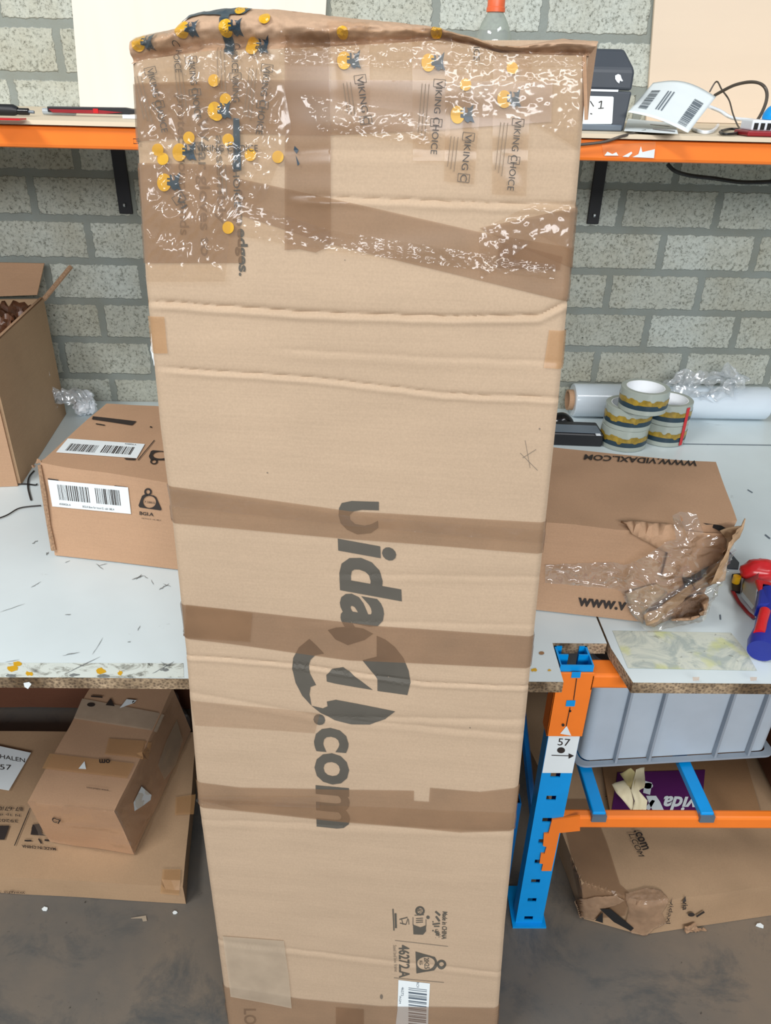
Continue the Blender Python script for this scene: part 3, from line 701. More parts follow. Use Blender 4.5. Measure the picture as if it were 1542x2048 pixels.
mb = MB(); decal(mb, bs, [line(790, 1880, 896, 1893, 1.3), line(788, 1954, 888, 1965, 1.3)], I, 12); text(mb, bs, 'Steel bed box frame', (786, 1889), (789, 1942), (793, 1889), I); mb.build('printed_lines', M['ink_faint'], body, fix=False)
q = [(797, 1958), (860, 1966), (857, 2022), (856, 2060), (790, 2060), (795, 2018)]
mb = MB(); decal(mb, bs, [q], .0009, 12); sl_ = mb.build('barcode_label', M['paper'], box, fix=False, label='white barcode label near the foot')
mb = MB(); qq = [(817, 1973), (854, 1978), (850, 2052), (812, 2050)]
for a in bars([(817, 1973), (817, 2050), (852, 2054), (854, 1978)], 0, 1, 0, 1, 26, 4): decal(mb, bs, [a], .0012, 14)
text(mb, bs, 'RCV', (833, 1963), (833, 1974), (838, 1963), .0012); text(mb, bs, '46272', (803, 1972), (802, 1990), (808, 1972), .0012); text(mb, bs, 'AGM', (799, 1990), (798, 2005), (803, 1990), .0012)
mb.build('barcode', M['mid_grey'], sl_, fix=False)
mb = MB(); text(mb, bs, 'LO', (487, 2018), (488, 2050), (512, 2018), I, .02, 0, 9); mb.build('printed_text', M['ink_faint'], body, fix=False)
# small dents and dots
mb = MB(); decal(mb, bs, [circ(535, 945, 1.6), circ(1079, 857, 1.8), circ(940, 1454, 1.4), circ(763, 1992, 3, 5), circ(690, 520, 1.2), line(1040, 905, 1075, 940, 1.2), line(1045, 915, 1072, 898, 1.2), line(1050, 880, 1060, 935, 1)], I); mb.build('scuffs', M['ink_faint'], body, fix=False)
# ---- clear printed tape strips
def viking(strip, dot=None, head=None, txt=None, n=12, fine=True, sideways=False):
    t_ = None
    if strip:
        mb = MB(); decal(mb, bs, [strip], .0026, 10); t_ = mb.build('clear_tape', M['clear_tape'], box, smooth=60, fix=False, label='clear tape printed with yellow and blue marks')
    par = t_ or wrapo
    E = .0030 if t_ else .0034
    if dot or head:
        mb = MB()
        if dot:
            for d in dot: decal(mb, bs, [circ(d[0], d[1], 11.5, 12.5)], E, 8)
        if head: decal(mb, bs, [circ(head[0] - 19, head[1], 14, 18)], E, 8)
        mb.build('yellow_print', M['viking_yellow'], par, fix=False)
    if head:
        x, y = head; k = 1.0
        fig = [(-14, -2), (-8, -2), (-8, -6), (-14, -6), (-14, -10), (-8, -10), (-8, -18), (-4, -16), (-4, -4), (2, -5), (2, -12), (-2, -16), (6, -15), (14, -24), (12, -12), (10, -2), (12, 8), (16, 18), (6, 14), (2, 18), (-4, 14), (-6, 8), (-14, 6)]
        mb = MB(); decal(mb, bs, [[(x + a * .95, y + b * .9) for a, b in fig]], E + .0002, 8); mb.build('blue_print', M['viking_blue'], par, fix=False)
    if txt:
        (x0, y0), (x1, y1), body_ = txt; mb = MB(); h = 13
        dx, dy = x1 - x0, y1 - y0; L = math.hypot(dx, dy); ux, uy = dx / L, dy / L; nx, ny = uy, -ux
        text(mb, bs, body_, (x0, y0), (x1, y1), (x0 + nx * h, y0 + ny * h), E + .0002, 0, 0, 10)
        cw = L / len(body_)
        for i, ch in enumerate(body_):
            if ch in 'VC' and body_[i:i + 4] != 'CE' and (ch == 'V' or body_[i - 1:i] == ' '):
                s0, s1 = cw * (i - .25), cw * (i + 1.1); cn_ = [(x0 + ux * s + nx * t, y0 + uy * s + ny * t) for s, t in ((s0, -5), (s1, -5), (s1, h + 5), (s0, h + 5))]
                for a, b in zip(cn_, cn_[1:] + cn_[:1]): decal(mb, bs, [line(*a, *b, 1.1)], E + .0002)
        mb.build('lettering', M['ink_thin'], par, fix=False)
        if fine:
            mb = MB()
            for k in (14, 21, 28):
                a = (x0 - nx * k + ux * 8, y0 - ny * k + uy * 8); b = (x0 - nx * k + ux * L * (.9 - k * .006), y0 - ny * k + uy * L * (.9 - k * .006))
                decal(mb, bs, [line(*a, *b, 2.0)], E + .0002, 12)
            mb.build('fine_print', M['fine_print'], par, fix=False)
# big wrap over the upper left
def wrapfn(a, b):
    y = lerp(62, 562, b); xl = interp([(62, 260), (100, 268), (142, 278), (170, 266), (562, 291)], y); xr_ = interp([(62, 505), (120, 560), (260, 585), (400, 530), (440, 464), (562, 452)], y)
    x = lerp(xl, xr_, a); r = noise.fractal(Vector((x * .02, y * .012, 3)), .8, 2.1, 4); rid = 1 - abs(noise.noise(Vector((x * .045 + y * .012, y * .03, 8))) * 2)
    edge = min(a, 1 - a, b, 1 - b) * 8
    return bs(x, y, .0042 + min(1, edge) * (.003 * r + .004 * max(0, rid - .3)))
mb = MB(); mb.grid(wrapfn, 110, 150); wrapo = mb.build('plastic_wrap', M['wrap'], box, smooth=60, fix=False, label='crinkled clear plastic wrap')
def wrappatch(px, e, amp=.0025, L=7, sd=0):
    mb = MB(); vs, fs = fill([px], L)
    mb.add([bs(x, y, e + amp * max(0, .3 + .6 * noise.fractal(Vector((x * .05, y * .05, sd)), .8, 2, 3))) for x, y in vs], fs)
    return mb.build('plastic_wrap', M['wrap'], box, smooth=60, fix=False, label='crinkled clear plastic wrap patch')
wrappatch([(560, 60), (900, 60), (1000, 90), (1172, 100), (1168, 135), (900, 140), (560, 130)], .003, .004, sd=2)
wrappatch([(890, 140), (1172, 140), (1158, 300), (1060, 240), (890, 230)], .0042, .002, sd=4)
wrappatch([(1070, 405), (1152, 400), (1142, 500), (1080, 470), (960, 560), (958, 460)], .003, .003, sd=5)
wrappatch([(470, 470), (660, 500), (1110, 560), (1110, 530), (660, 460), (480, 400)], .003, .0025, sd=6)
wrappatch([(600, 190), (860, 230), (860, 290), (640, 262)], .0036, .0025, sd=7)
wrappatch([(340, 975), (700, 1030), (1090, 1058), (1088, 1085), (700, 1050), (345, 1010)], .003, .0012, sd=8)
wrappatch([(395, 1590), (640, 1590), (640, 1612), (395, 1606)], .003, .0012, sd=9)
mb = MB(); decal(mb, bs, [[(342, 32), (352, 12), (372, 6), (400, 14), (430, 7), (496, 8), (488, 26), (440, 28), (400, 24), (378, 28), (360, 40)], [(440, 28), (458, 26), (470, 110), (450, 105)], [(468, 236), (480, 238), (484, 340), (468, 344)]], .0032, 7); mb.build('blue_print', M['viking_blue'], wrapo, fix=False)
viking([(655, 40), (738, 40), (742, 268), (662, 268)], [(686, 66)], (708, 122), ((714, 155), (727, 248), 'VIKING C'))
viking([(824, 55), (905, 58), (898, 322), (826, 322)], [(873, 66)], (876, 126), ((873, 162), (861, 308), 'VIKING CHOICE'))
viking([(893, 150), (965, 152), (948, 368), (888, 362)], [(931, 170)], (934, 230), ((931, 268), (920, 362), 'VIKING C'))
viking([(986, 100), (1064, 104), (1052, 392), (984, 388)], [(1024, 137)], (1027, 199), ((1030, 240), (1014, 380), 'VIKING CHOICE'))
viking(None, [(530, 37), (476, 14)], (524, 92), ((530, 132), (513, 268), 'VIKING CHOICE'))
viking(None, [(430, 162), (453, 200)], (474, 58), ((464, 85), (468, 205), 'CHOICE VIKING'))
viking(None, None, (386, 60), ((378, 118), (392, 238), 'VIKING CHOICE'))
viking(None, None, (298, 86), ((296, 140), (326, 266), 'VIKING CHOICE'))
viking(None, [(318, 300), (328, 318)], (350, 365), ((352, 396), (366, 418), 'VI'), fine=False)
viking(None, [(502, 310), (557, 314)], None, ((395, 303), (517, 303), 'VIKING CHOICE'), fine=False)
viking(None, [(380, 276), (458, 280), (458, 455)], (380, 305), None)
viking(None, [(436, 230)], (450, 222), ((466, 320), (470, 415), 'CHOICE'))
mb = MB(); text(mb, bs, 'C HOICE', (345, 82), (354, 146), (357, 82), .0034, 0, 0, 10); text(mb, bs, 'ICE', (947, 95), (947, 122), (959, 95), .0034); text(mb, bs, 'E', (1038, 74), (1038, 82), (1050, 74), .0034); text(mb, bs, 'CE', (268, 288), (280, 288), (268, 277), .0034)
mb.build('lettering', M['ink_thin'], wrapo, fix=False)
mb = MB(); decal(mb, bs, [[(590, 292), (598, 300), (594, 308), (588, 300)], [(592, 310), (600, 328), (596, 332)]], .0024); mb.build('blue_print', M['viking_blue'], wrapo, fix=False)
# film bag sticking out at the left edge
mb = MB(); pts = [(299, 655), (294, 672), (293, 705), (300, 735), (308, 742), (318, 700), (310, 660)]
vs, fs = fill([pts], 8); mb.add([bplane(x, y) - Nv * (.012 + .004 * nz((x, y, 0), .1)) for x, y in vs], fs); mb.build('tape_edge', M['paper'], box, solid=.001, smooth=60, label='pale loose tape at the left side')

# ============================================================ LONG PARCEL ON THE BENCH
ZP = 1.28 - (1.28 - .72) * ST_
def st(bf, tf, tb, zt=ZP):
    a = P(*bf, Z=ZT + .001); b = P(*tf, Z=zt); c = P(*tb, Z=zt); d = Vector((c.x, c.y, ZT + .001))
    a.z = d.z = ZT + .0025
    return [a, b, c, d]
ST = [st((110, 1112), (80, 926), (212, 806)), st((230, 1125), (210, 945), (262, 809)), st((350, 1140), (330, 964), (318, 813)), st((1070, 1221), (1095, 1047), (1110, 894)), st((1290, 1246), (1325, 1062), (1300, 914)), st((1392, 1222), (1472, 1040), (1432, 926))]
pc = thing('long_parcel', 'long brown parcel lying across the bench behind the tall box, its right end torn open', 'parcel', Vector((0, 1.0, ZT)))
def pst(k):
    for i in range(len(SX) - 1):
        if k <= SX[i + 1] + 1e-9:
            f = (k - SX[i]) / (SX[i + 1] - SX[i]); return [ST[i][j].lerp(ST[i + 1][j], f) for j in range(4)]
    return ST[-1]
SX = [0, .08, .17, .73, .90, 1]
def pw(p, s=0): return Vector((nz(p, 9, 1), nz(p, 9, 6), nz(p, 11, 12))) * .0035
mb = MB()
for j in range(4):
    def fn(u, v, j=j):
        c = pst(u); p = c[j].lerp(c[(j + 1) % 4], v); return p + (pw(p) if p.z > ZT + .01 else Vector())
    mb.grid(fn, 70, 10)
for k in (0, 1):
    c = pst(k); mb.grid(lambda u, v: (lambda p: p + (pw(p) if p.z > ZT + .01 else Vector()))(c[0].lerp(c[3], u).lerp(c[1].lerp(c[2], u), v)), 10, 10)
pb = mb.build('box_body', M['card_tan'], pc, smooth=50, weld=True)
lf = lambda a, b, c: surf3(a, b, c)
fs_l = mesh_surf(pb, surf3(ST[0][0], ST[0][1], ST[2][0])); ts_l = mesh_surf(pb, surf3(ST[0][1], ST[0][2], ST[2][1]))
fs_r = mesh_surf(pb, surf3(ST[3][0], ST[3][1], ST[4][0])); ts_r = mesh_surf(pb, surf3(ST[3][1], ST[3][2], ST[4][1]))
EE = .0016
q = [(97, 959), (257, 974), (263, 1027), (106, 1012)]
mb = MB(); decal(mb, fs_l, [q], EE, 12); l1 = mb.build('shipping_label', M['paper'], pc, solid=.0006, label='white barcode label on the parcel front')
mb = MB()
for a in bars(q, .11, .5, .14, .72, 34, 2) + bars(q, .58, .89, .14, .72, 26, 5): decal(mb, fs_l, [a], EE + .0006, 14)
text(mb, fs_l, '4500026.A', (120, 1009), (143, 1011), (120, 1005), EE + .0006); text(mb, fs_l, 'BGI.A Bow for hood G. cabl. BBI.A', (167, 1014), (230, 1020), (167, 1010), EE + .0006)
mb.build('barcode', M['ink_dark'], l1)
mb = MB(); wt = [(284, 990), (305, 989), (314, 992), (322, 1016), (322, 1020), (280, 1015), (278, 1010)]
wt = [(280, 1014), (278, 1010), (285, 991), (290, 988), (308, 990), (313, 993), (324, 1018), (322, 1020)]
ringed(mb, fs_l, wt, (300, 1003), 13, 12, EE); ring(mb, fs_l, (297, 983), 4, 7.5, EE)
text(mb, fs_l, '7.28KG', (290, 1005), (311, 1007), (290, 1001), EE); text(mb, fs_l, 'BGI.A', (280, 1029), (308, 1032), (280, 1022), EE, .02); text(mb, fs_l, 'top hood G. cabl. BBI.A', (284, 1037), (323, 1042), (284, 1034), EE)
decal(mb, fs_l, [line(97, 957, 118, 960, 2), line(230, 971, 255, 974, 1.6)], EE)
mb.build('printed_symbols', M['ink_dark'], pb, label='dark weight symbol and item code')
q = [(136, 879), (290, 890), (274, 918), (113, 906)]
mb = MB(); decal(mb, ts_l, [q], EE, 12); l2 = mb.build('shipping_label', M['paper'], pc, solid=.0006, label='white barcode label on the parcel top')
mb = MB()
for a in bars(q, .09, .46, .34, .86, 34, 8) + bars(q, .52, .9, .28, .82, 30, 9): decal(mb, ts_l, [a], EE + .0006, 14)
text(mb, ts_l, '4500026.A', (250, 891), (273, 893), (250, 888.5), EE + .0006)
mb.build('barcode', M['ink_dark'], l2)
mb = MB(); decal(mb, ts_l, [[(186, 834), (222, 838), (273, 844), (266, 851), (263, 852), (184, 840)], line(309, 882, 276, 922, 1.6), [(248, 918), (273, 919), (270, 922), (252, 921)], line(300, 855, 304, 856, 2.5), line(192, 849, 210, 852, 2)], EE)
ringed(mb, ts_l, [(299, 917), (298, 914), (302, 904), (306, 902), (340, 905), (340, 922), (302, 922)], (321, 912), 15, 7, EE); ring(mb, ts_l, (308, 925), 4.5, 7.5, EE, .7)
mb.build('printed_symbols', M['ink_dark'], pb, label='dark printed bar and weight symbol')
mb = MB(); text(mb, ts_r, 'WWW.VIDAXL.COM', (1396, 923), (1170, 910), (1393, 934), EE, .02); mb.build('lettering', M['ink_dark'], pb, label='upside-down web address on the top')
mb = MB(); text(mb, fs_r, 'www.v', (1157, 1211), (1254, 1221), (1157, 1194), EE, .03, .15); mb.build('lettering', M['ink_dark'], pb, label='web address on the front')
# crushed left edge strip
mb = MB(); mb.tube([P(79, 930, Z=ZP - .002), P(88, 985, Z=ZP - .045), P(98, 1050, Z=ZP - .10), P(108, 1100, Z=ZT + .012)], [.003, .004, .0035, .0045], 6); mb.build('torn_edge', M['card_edge'], pc, smooth=True, label='frayed cardboard edge')
mb = MB()
for i in range(3): 
    p = P(70 + 9 * i, 930 - 6 * i, Z=ZP); mb.add([p + Vector((random.uniform(-.006, .006), random.uniform(-.005, .005), random.uniform(-.004, .005))) for _ in range(5)], [(0, 1, 2), (0, 2, 3), (0, 3, 4), (1, 2, 4)])
mb.build('torn_corner', M['card_edge'], pc, solid=.0015)
def clamp(p, z):
    return Vector((p.x, p.y, max(p.z, z)))
# torn right end: dark gaps, hanging pieces, film
mb = MB(); decal(mb, fs_r, [[(1405, 1049), (1440, 1049), (1452, 1056), (1436, 1060)], [(1376, 1158), (1400, 1130), (1425, 1110), (1432, 1108), (1410, 1140), (1385, 1168)], [(1362, 1150), (1382, 1154), (1384, 1170), (1368, 1178)]], EE + .001); mb.build('torn_gap', M['hole'], pb, label='dark torn openings')
def piece(px, dz, m='card_tan', e=.006, name='torn_flap', nn=1):
    mb = MB(); vs, fs = fill([px], 14)
    mb.add([clamp(fs_r(x, y, e + dz * (.5 + nz((x, y, 0), .02, 3)) + .0012 * nz((x, y, 0), .10, 5)), ZT + .0035) for x, y in vs], fs)
    return mb.build(name, M[m], pc, solid=.003, smooth=40)
piece([(1240, 1050), (1445, 1064), (1450, 1100), (1430, 1118), (1400, 1132), (1370, 1150), (1318, 1150), (1330, 1100)], .004, 'card_tan', .004)
piece([(1432, 1056), (1462, 1045), (1478, 1040), (1486, 1028), (1476, 1065), (1456, 1090), (1446, 1150), (1420, 1160), (1388, 1178), (1380, 1165), (1410, 1138), (1440, 1105), (1448, 1075)], .010, 'card_brown', .006)
piece([(1283, 1214), (1340, 1180), (1372, 1160), (1378, 1172), (1330, 1205), (1288, 1232)], .010, 'card_brown', .012)
piece([(1288, 1235), (1320, 1215), (1360, 1195), (1400, 1180), (1412, 1195), (1408, 1216), (1380, 1228), (1330, 1234), (1296, 1242)], .012, 'card_edge', .006)
piece([(1250, 1180), (1310, 1165), (1330, 1180), (1290, 1212), (1284, 1240), (1262, 1222)], .004, 'card_brown', .004)
mb = MB(); vs, fs = fill([[(1090, 1125), (1250, 1120), (1350, 1050), (1440, 1060), (1452, 1085), (1440, 1150), (1418, 1180), (1404, 1222), (1290, 1246), (1258, 1214), (1240, 1175), (1090, 1162)]], 8)
mb.add([clamp(fs_r(x, y, .004 + .004 * abs(noise.noise(Vector((x * .06, y * .06, 2)))) + .018 * min(1, max(0, (x - 1225) / 60))), ZT + .003) for x, y in vs], fs)
mb.build('plastic_wrap', M['wrap_hard'], pc, smooth=60, fix=False, label='crinkled clear plastic wrap on the torn end')

# ============================================================ OPEN BOX AT THE LEFT
N = P(37, 970, Z=ZT + .001); Fp = P(128, 828, Z=ZT + .001); hF = P(78, 598, Y=Fp.y).z
dirv = (Fp - N).normalized(); left = Vector((-dirv.y, dirv.x, 0)).normalized() * -1
if left.x > 0: left = -left
left = Vector((-1, -.12, 0)).normalized()
ob = thing('open_cardboard_box', 'open brown cardboard box at the left frame edge holding dark crumpled packing', 'box', N + left * .15)
WL = .36; A0, A1 = N, Fp; B0, B1 = N + left * WL, Fp + left * WL; Hh = hF - ZT
up = Vector((0, 0, 1)); th = .005
def wallq(a, b, h, m, name='side_panel', label=None):
    nrm = (b - a).normalized().cross(up); return MB().slab([a, b, b + up * h, a + up * h], nrm * th).build(name, m, ob, label=label)
wallq(A0, A1, Hh, M['card_brown']); wallq(B0, A0, Hh * 1.0, M['card_tan']); wallq(B1, A1, Hh, M['card_brown']); wallq(B0, B1, Hh, M['card_brown'])
MB().slab([A0 + up * .001, A1 + up * .001, B1 + up * .001, B0 + up * .001], (0, 0, .004)).build('bottom', M['card_brown'], ob)
# raised rear flap and thin side flap
YB = Fp.y; mb = MB(); mb.slab([P(-60, 595, Y=YB), P(74, 590, Y=YB), P(88, 527, Y=YB + .05), P(-60, 524, Y=YB + .05)], (0, .004, 0)); mb.build('rear_flap', M['card_tan'], ob, label='rear flap standing up')
a = A1 + up * Hh; b = P(137, 531, Y=YB + .03); c_ = A0 + up * Hh; mb = MB(); mb.slab([a - dirv * .001, b, b + Vector((.004, 0, -.006)), a + Vector((.004, 0, -.006))], (.003, .004, 0)); mb.slab([c_, a, a + up * .003 + Vector((.004, 0, 0)), c_ + up * .003 + Vector((.004, 0, 0))], (-.006, 0, 0)); mb.build('side_flap', M['card_edge'], ob, label='side flap seen edge-on')
cen = (A0 + A1 + B0 + B1) / 4
def pack(u, v):
    p = (A0.lerp(A1, v)).lerp(B0.lerp(B1, v), u * .97 + .015); p = p + (cen - p) * .03
    return p + up * (Hh * .93 + .03 * noise.fractal(Vector((p.x * 22, p.y * 22, 1)), .7, 2, 4) + .012 * noise.noise(Vector((p.x * 90, p.y * 90, 1))))
tag(MB().grid(pack, 60, 60).build('packing_paper', mat('packing_brown', (84, 52, 34), .35, var=.5, scale=30, bump=.8), smooth=30, solid=.002), 'dark brown crumpled packing inside the open box at the left', 'packing')

# ============================================================ FILM SCRAP, CABLES
def lump(px, surf_z, Yc, r, m, seed, amp=.5, name='lump', stretch=(1, 1, 1), nseg=36):
    mb = MB(); c = Vector(px)
    def fn(u, v):
        a = u * 2 * math.pi; b = (v - .5) * math.pi; d = Vector((math.cos(a) * math.cos(b), math.sin(a) * math.cos(b), math.sin(b)))
        k = r * (1 + amp * noise.fractal(d * 1.7 + Vector((seed, 0, 0)), .7, 2.1, 4)); q = c + Vector((d.x * stretch[0], d.y * stretch[1], d.z * stretch[2])) * k
        if surf_z is not None: q.z = max(q.z, surf_z)
        return q
    mb.grid(fn, nseg, nseg // 2); return mb
c = P(170, 812, Z=ZT + .02); c.y = min(c.y, YW - .05); 
tag(lump(P(168, 806, Z=ZT + .028), ZT + .001, 0, .027, None, 3, .45, stretch=(1.0, .8, .95)).build('crumpled_bag', M['white_plastic'], smooth=35, weld=True), 'white crumpled plastic bag lying against the wall behind the parcel', 'bag')
mb = MB()
def wisp(pts, y0, seed, amp=.012, w0=.018):
    def fn(u, v):
        k = u * (len(pts) - 1); i = min(int(k), len(pts) - 2); x = lerp(pts[i][0], pts[i + 1][0], k - i); y = lerp(pts[i][1], pts[i + 1][1], k - i)
        p = P(x, y, Y=y0); d = Vector((noise.noise(Vector((u * 9, v * 3, seed))), noise.noise(Vector((u * 9, v * 3, seed + 5))), noise.noise(Vector((u * 9, v * 3, seed + 9)))))
        q = p + Vector((math.cos(v * 4.5) * w0, (v - .5) * w0, math.sin(v * 4.5) * w0)) + d * amp; q.z = max(q.z, ZT + .002); q.y = min(q.y, YW - .004); return q
    return fn
mb = MB(); mb.grid(wisp([(80, 745), (88, 775), (112, 800), (150, 795)], 1.60, 2, .02, .014), 40, 16); mb.grid(wisp([(96, 815), (112, 800), (150, 790), (165, 800)], 1.60, 6, .02, .013), 40, 16)
tag(mb.build('stretch_film_scrap', M['crumple'], smooth=60, fix=False), 'clear crinkled film scrap hanging beside the open box at the left', 'plastic film')
def cable(pts, r, m, label, name='cable', cat='cable', n=6, sub=6):
    # smooth path through the points
    P_ = [Vector(p) for p in pts]; out = []
    for i in range(len(P_) - 1):
        p0, p1, p2, p3 = P_[max(i - 1, 0)], P_[i], P_[i + 1], P_[min(i + 2, len(P_) - 1)]
        for k in range(sub):
            t = k / sub; out.append(.5 * ((2 * p1) + (p2 - p0) * t + (2 * p0 - 5 * p1 + 4 * p2 - p3) * t * t + (3 * p1 - p0 - 3 * p2 + p3) * t ** 3))
    out.append(P_[-1]); return tag(MB().tube(out, r, n).build(name, m, smooth=60), label, cat)
zc = ZT + .003
cable([P(-30, 973, Z=zc), P(20, 969, Z=zc), P(50, 968, Z=zc), P(70, 970, Z=zc), P(74, 968, Z=zc)], .0014, M['cable'], 'thin black cable on the bench running to the open box')
cable([P(62, 1000, Z=zc), P(56, 975, Z=zc), P(58, 955, Z=zc), P(68, 942, Z=zc)], .0016, M['cable'], 'black cable curling behind the left end of the long parcel')
cable([P(-40, 1048, Z=zc), P(10, 1032, Z=zc), P(40, 1016, Z=zc), P(82, 1011, Z=zc)], .0012, M['cable'], 'thin black cable crossing the bench in front of the long parcel end')

# ============================================================ TAPE ROLLS
RR, RI, RH = .050, .0375, .047
def tape_roll(c, label, clear=True):
    t = thing('tape_roll', label, 'tape', c, 'printed tape rolls stacked on the bench')
    pr = [(RI + .002, 0), (RR - .001, 0), (RR, .001), (RR, RH - .001), (RR - .001, RH), (RI + .002, RH)]
    MB().lathe(pr, c, 48, closed=True).build('tape_winding', M['winding'], t, smooth=30)
    MB().lathe([(RI, .0005), (RI + .002, .0005), (RI + .002, RH - .0005), (RI, RH - .0005)], c, 48, closed=True).build('core', M['core'], t, smooth=30, label='white cardboard core')
    b = MB().lathe([(RR + .0002, RH * .22), (RR + .0003, RH * .46)], c, 48).build('blue_band', M['viking_blue'], t, smooth=30)
    rnd = random.Random(int(c.x * 1e4 + c.z * 999)); mb = MB()
    n = 72; top = [RH * rnd.uniform(.60, .74) for _ in range(n)]; lo = [RH * rnd.uniform(.34, .46) if rnd.random() < .3 else RH * .45 for _ in range(n)]
    vs = []; fs = []
    for i in range(n):
        a = 2 * math.pi * i / n; r = RR + .0006
        for h in (lo[i // 2], top[i // 2]): vs.append(c + Vector((r * math.cos(a), r * math.sin(a), h)))
    fs = [(2 * i, 2 * ((i + 1) % n), 2 * ((i + 1) % n) + 1, 2 * i + 1) for i in range(n)]
    mb.add(vs, fs).build('yellow_band', M['olive'], t, smooth=30)
    return t
M['winding'] = mat('winding', (158, 166, 158), .18, var=.06, spec=.7)
M['core'] = mat('core', (240, 244, 248), .5, var=.01)
M['olive'] = mat('olive', (150, 124, 44), .3, var=.35, scale=80)
cl = P(1255, 906, Z=ZT) + Vector((.002, RR, 0)); cr = P(1333, 896, Z=ZT) + Vector((.004, RR, 0)); ct = P(1298, 835, Z=ZT + 2 * RH) + Vector((0, RR, 0))
tape_roll(Vector((cl.x, cl.y, ZT + .001)), 'printed clear tape roll, bottom one of the left stack on the bench')
tape_roll(Vector((cl.x + .001, cl.y - .001, ZT + .0015 + RH)), 'printed clear tape roll, upper one of the left stack on the bench')
tape_roll(Vector((cr.x, cr.y, ZT + .0016)), 'printed clear tape roll, bottom one of the right stack with a red strip')
rr_ = tape_roll(Vector((cr.x + .001, cr.y, ZT + .0022 + RH)), 'printed clear tape roll, upper one of the right stack with a red strip')
tape_roll(Vector((ct.x, ct.y, ZT + .002 + 2 * RH)), 'printed clear tape roll bridging the two stacks on top')
ang = math.radians(-58); mb = MB()
for c0, z0, z1 in ((cr, ZT + .004, ZT + 2 * RH - .002),):
    a0, a1 = ang - .09, ang + .09; r = RR + .0016
    mb.slab([Vector((c0.x + r * math.cos(a0), c0.y + r * math.sin(a0), z0)), Vector((c0.x + r * math.cos(a1), c0.y + r * math.sin(a1), z0)), Vector((c0.x + r * math.cos(a1), c0.y + r * math.sin(a1), z1)), Vector((c0.x + r * math.cos(a0), c0.y + r * math.sin(a0), z1))], (.0004, -.0004, 0))
mb.build('tear_strip', M['red'], rr_, label='red tear strip')

# ============================================================ STRETCH FILM ROLL
yr = YW - .046; rF = .039; zF = ZT + rF + .001; x0 = P(1140, 830, Y=yr).x; x1 = P(1533, 800, Y=yr).x
t = thing('stretch_film_roll', 'white stretch film roll with brown cardboard core lying along the wall', 'film roll', Vector(((x0 + x1) / 2, yr, ZT)))
MB().lathe([(.024, x0), (rF - .002, x0), (rF, x0 + .003), (rF, x1 - .003), (rF - .002, x1), (.024, x1)], (0, yr, zF), 48, 'X').build('film_winding', mat('film_white', (206, 218, 228), .12, var=.05, scale=8, spec=.8), t, smooth=30)
MB().lathe([(.020, x0 - .012), (.024, x0 - .012), (.024, x1 + .012), (.020, x1 + .012)], (0, yr, zF), 36, 'X', True).build('core', M['card_tan'], t, smooth=30, label='brown cardboard core tube')
mb = MB(); mb.grid(wisp([(1345, 775), (1365, 752), (1392, 770), (1430, 760), (1465, 748), (1480, 775)], yr - .02, 11, .03, .016), 60, 20); mb.grid(wisp([(1340, 790), (1400, 800), (1440, 790), (1470, 770)], yr - .03, 15, .02, .02), 50, 20)
tag(mb.build('stretch_film_scrap', M['crumple'], smooth=60, fix=False), 'clear crumpled film lying on the white film roll', 'plastic film')

# black device and mouse
a = P(1100, 892, Z=ZT); b = P(1206, 898, Z=ZT); t = thing('scanner_cradle', 'flat black electronic device with grey button panel beside the tape rolls', 'device', (a + b) / 2)
h = .030; dy = Vector((0, .07, 0)); bb = Vector((b.x, a.y - .004, ZT + .001)); aa = Vector((a.x - .03, a.y + .004, ZT + .001))
MB().hexa([aa, bb, bb + dy, aa + dy, aa + up * h, bb + up * h, bb + dy + up * h, aa + dy + up * h]).build('case', M['black'], t, bevel=.004)
MB().slab([aa + up * (h + .0002) + Vector((.002, .004, 0)), bb + up * (h + .0002) + Vector((-.006, .004, 0)), bb + up * (h + .0002) + Vector((-.006, .045, 0)), aa + up * (h + .0002) + Vector((.002, .045, 0))], (0, 0, .0012)).build('button_panel', M['mid_grey'], t)
cp = P(1196, 871, Z=ZT + h); MB().box((cp.x - .005, cp.y - .004, ZT + h + .0014), (cp.x + .005, cp.y + .004, ZT + h + .003)).build('button', M['white_plastic'], t)
cm = P(1125, 850, Z=ZT + .02); mb = MB()
mb.grid(lambda u, v: Vector((cm.x + .034 * math.cos(2 * math.pi * u) * math.sin(v * math.pi / 2), cm.y + .02 + .026 * math.sin(2 * math.pi * u) * math.sin(v * math.pi / 2), ZT + .0015 + .040 * math.cos(v * math.pi / 2))), 32, 12)
tag(mb.build('computer_mouse', M['black_gloss'], smooth=60, weld=True), 'glossy black rounded mouse behind the flat black device', 'mouse')

# ============================================================ TAPE DISPENSER AT THE RIGHT EDGE
def g(x, y, z=0): return P(x, y, Z=ZT + z)
t = thing('tape_dispenser', 'red and blue hand tape dispenser lying on the bench at the right frame edge', 'tape dispenser', g(1530, 1200))
hb = g(1530, 1300, .02); ht = g(1536, 1205, .03)
MB().tube([g(1523, 1302, .020), g(1525, 1288, .022), g(1534, 1262, .024), g(1540, 1225, .026), g(1540, 1190, .03)], [.0185, .0195, .017, .0165, .018], 20).build('handle', M['navy'], t, smooth=50, label='dark blue handle')
MB().tube([g(1519, 1268, .036), g(1524, 1245, .039), g(1530, 1222, .041)], [.008, .007, .0075], 12).build('grip_inlay', M['red'], t, smooth=50, label='red grip inlay')
MB().slab([g(1513, 1188, .02), g(1560, 1196, .02), g(1560, 1232, .02), g(1506, 1236, .02)], (0, 0, .022)).build('frame', M['navy'], t, bevel=.004)
MB().slab([g(1488, 1150, .012), g(1514, 1150, .03), g(1504, 1220, .03), g(1480, 1190, .012)], (.002, 0, .006)).build('side_plate', M['steel'], t, bevel=.001, label='bare metal plate')
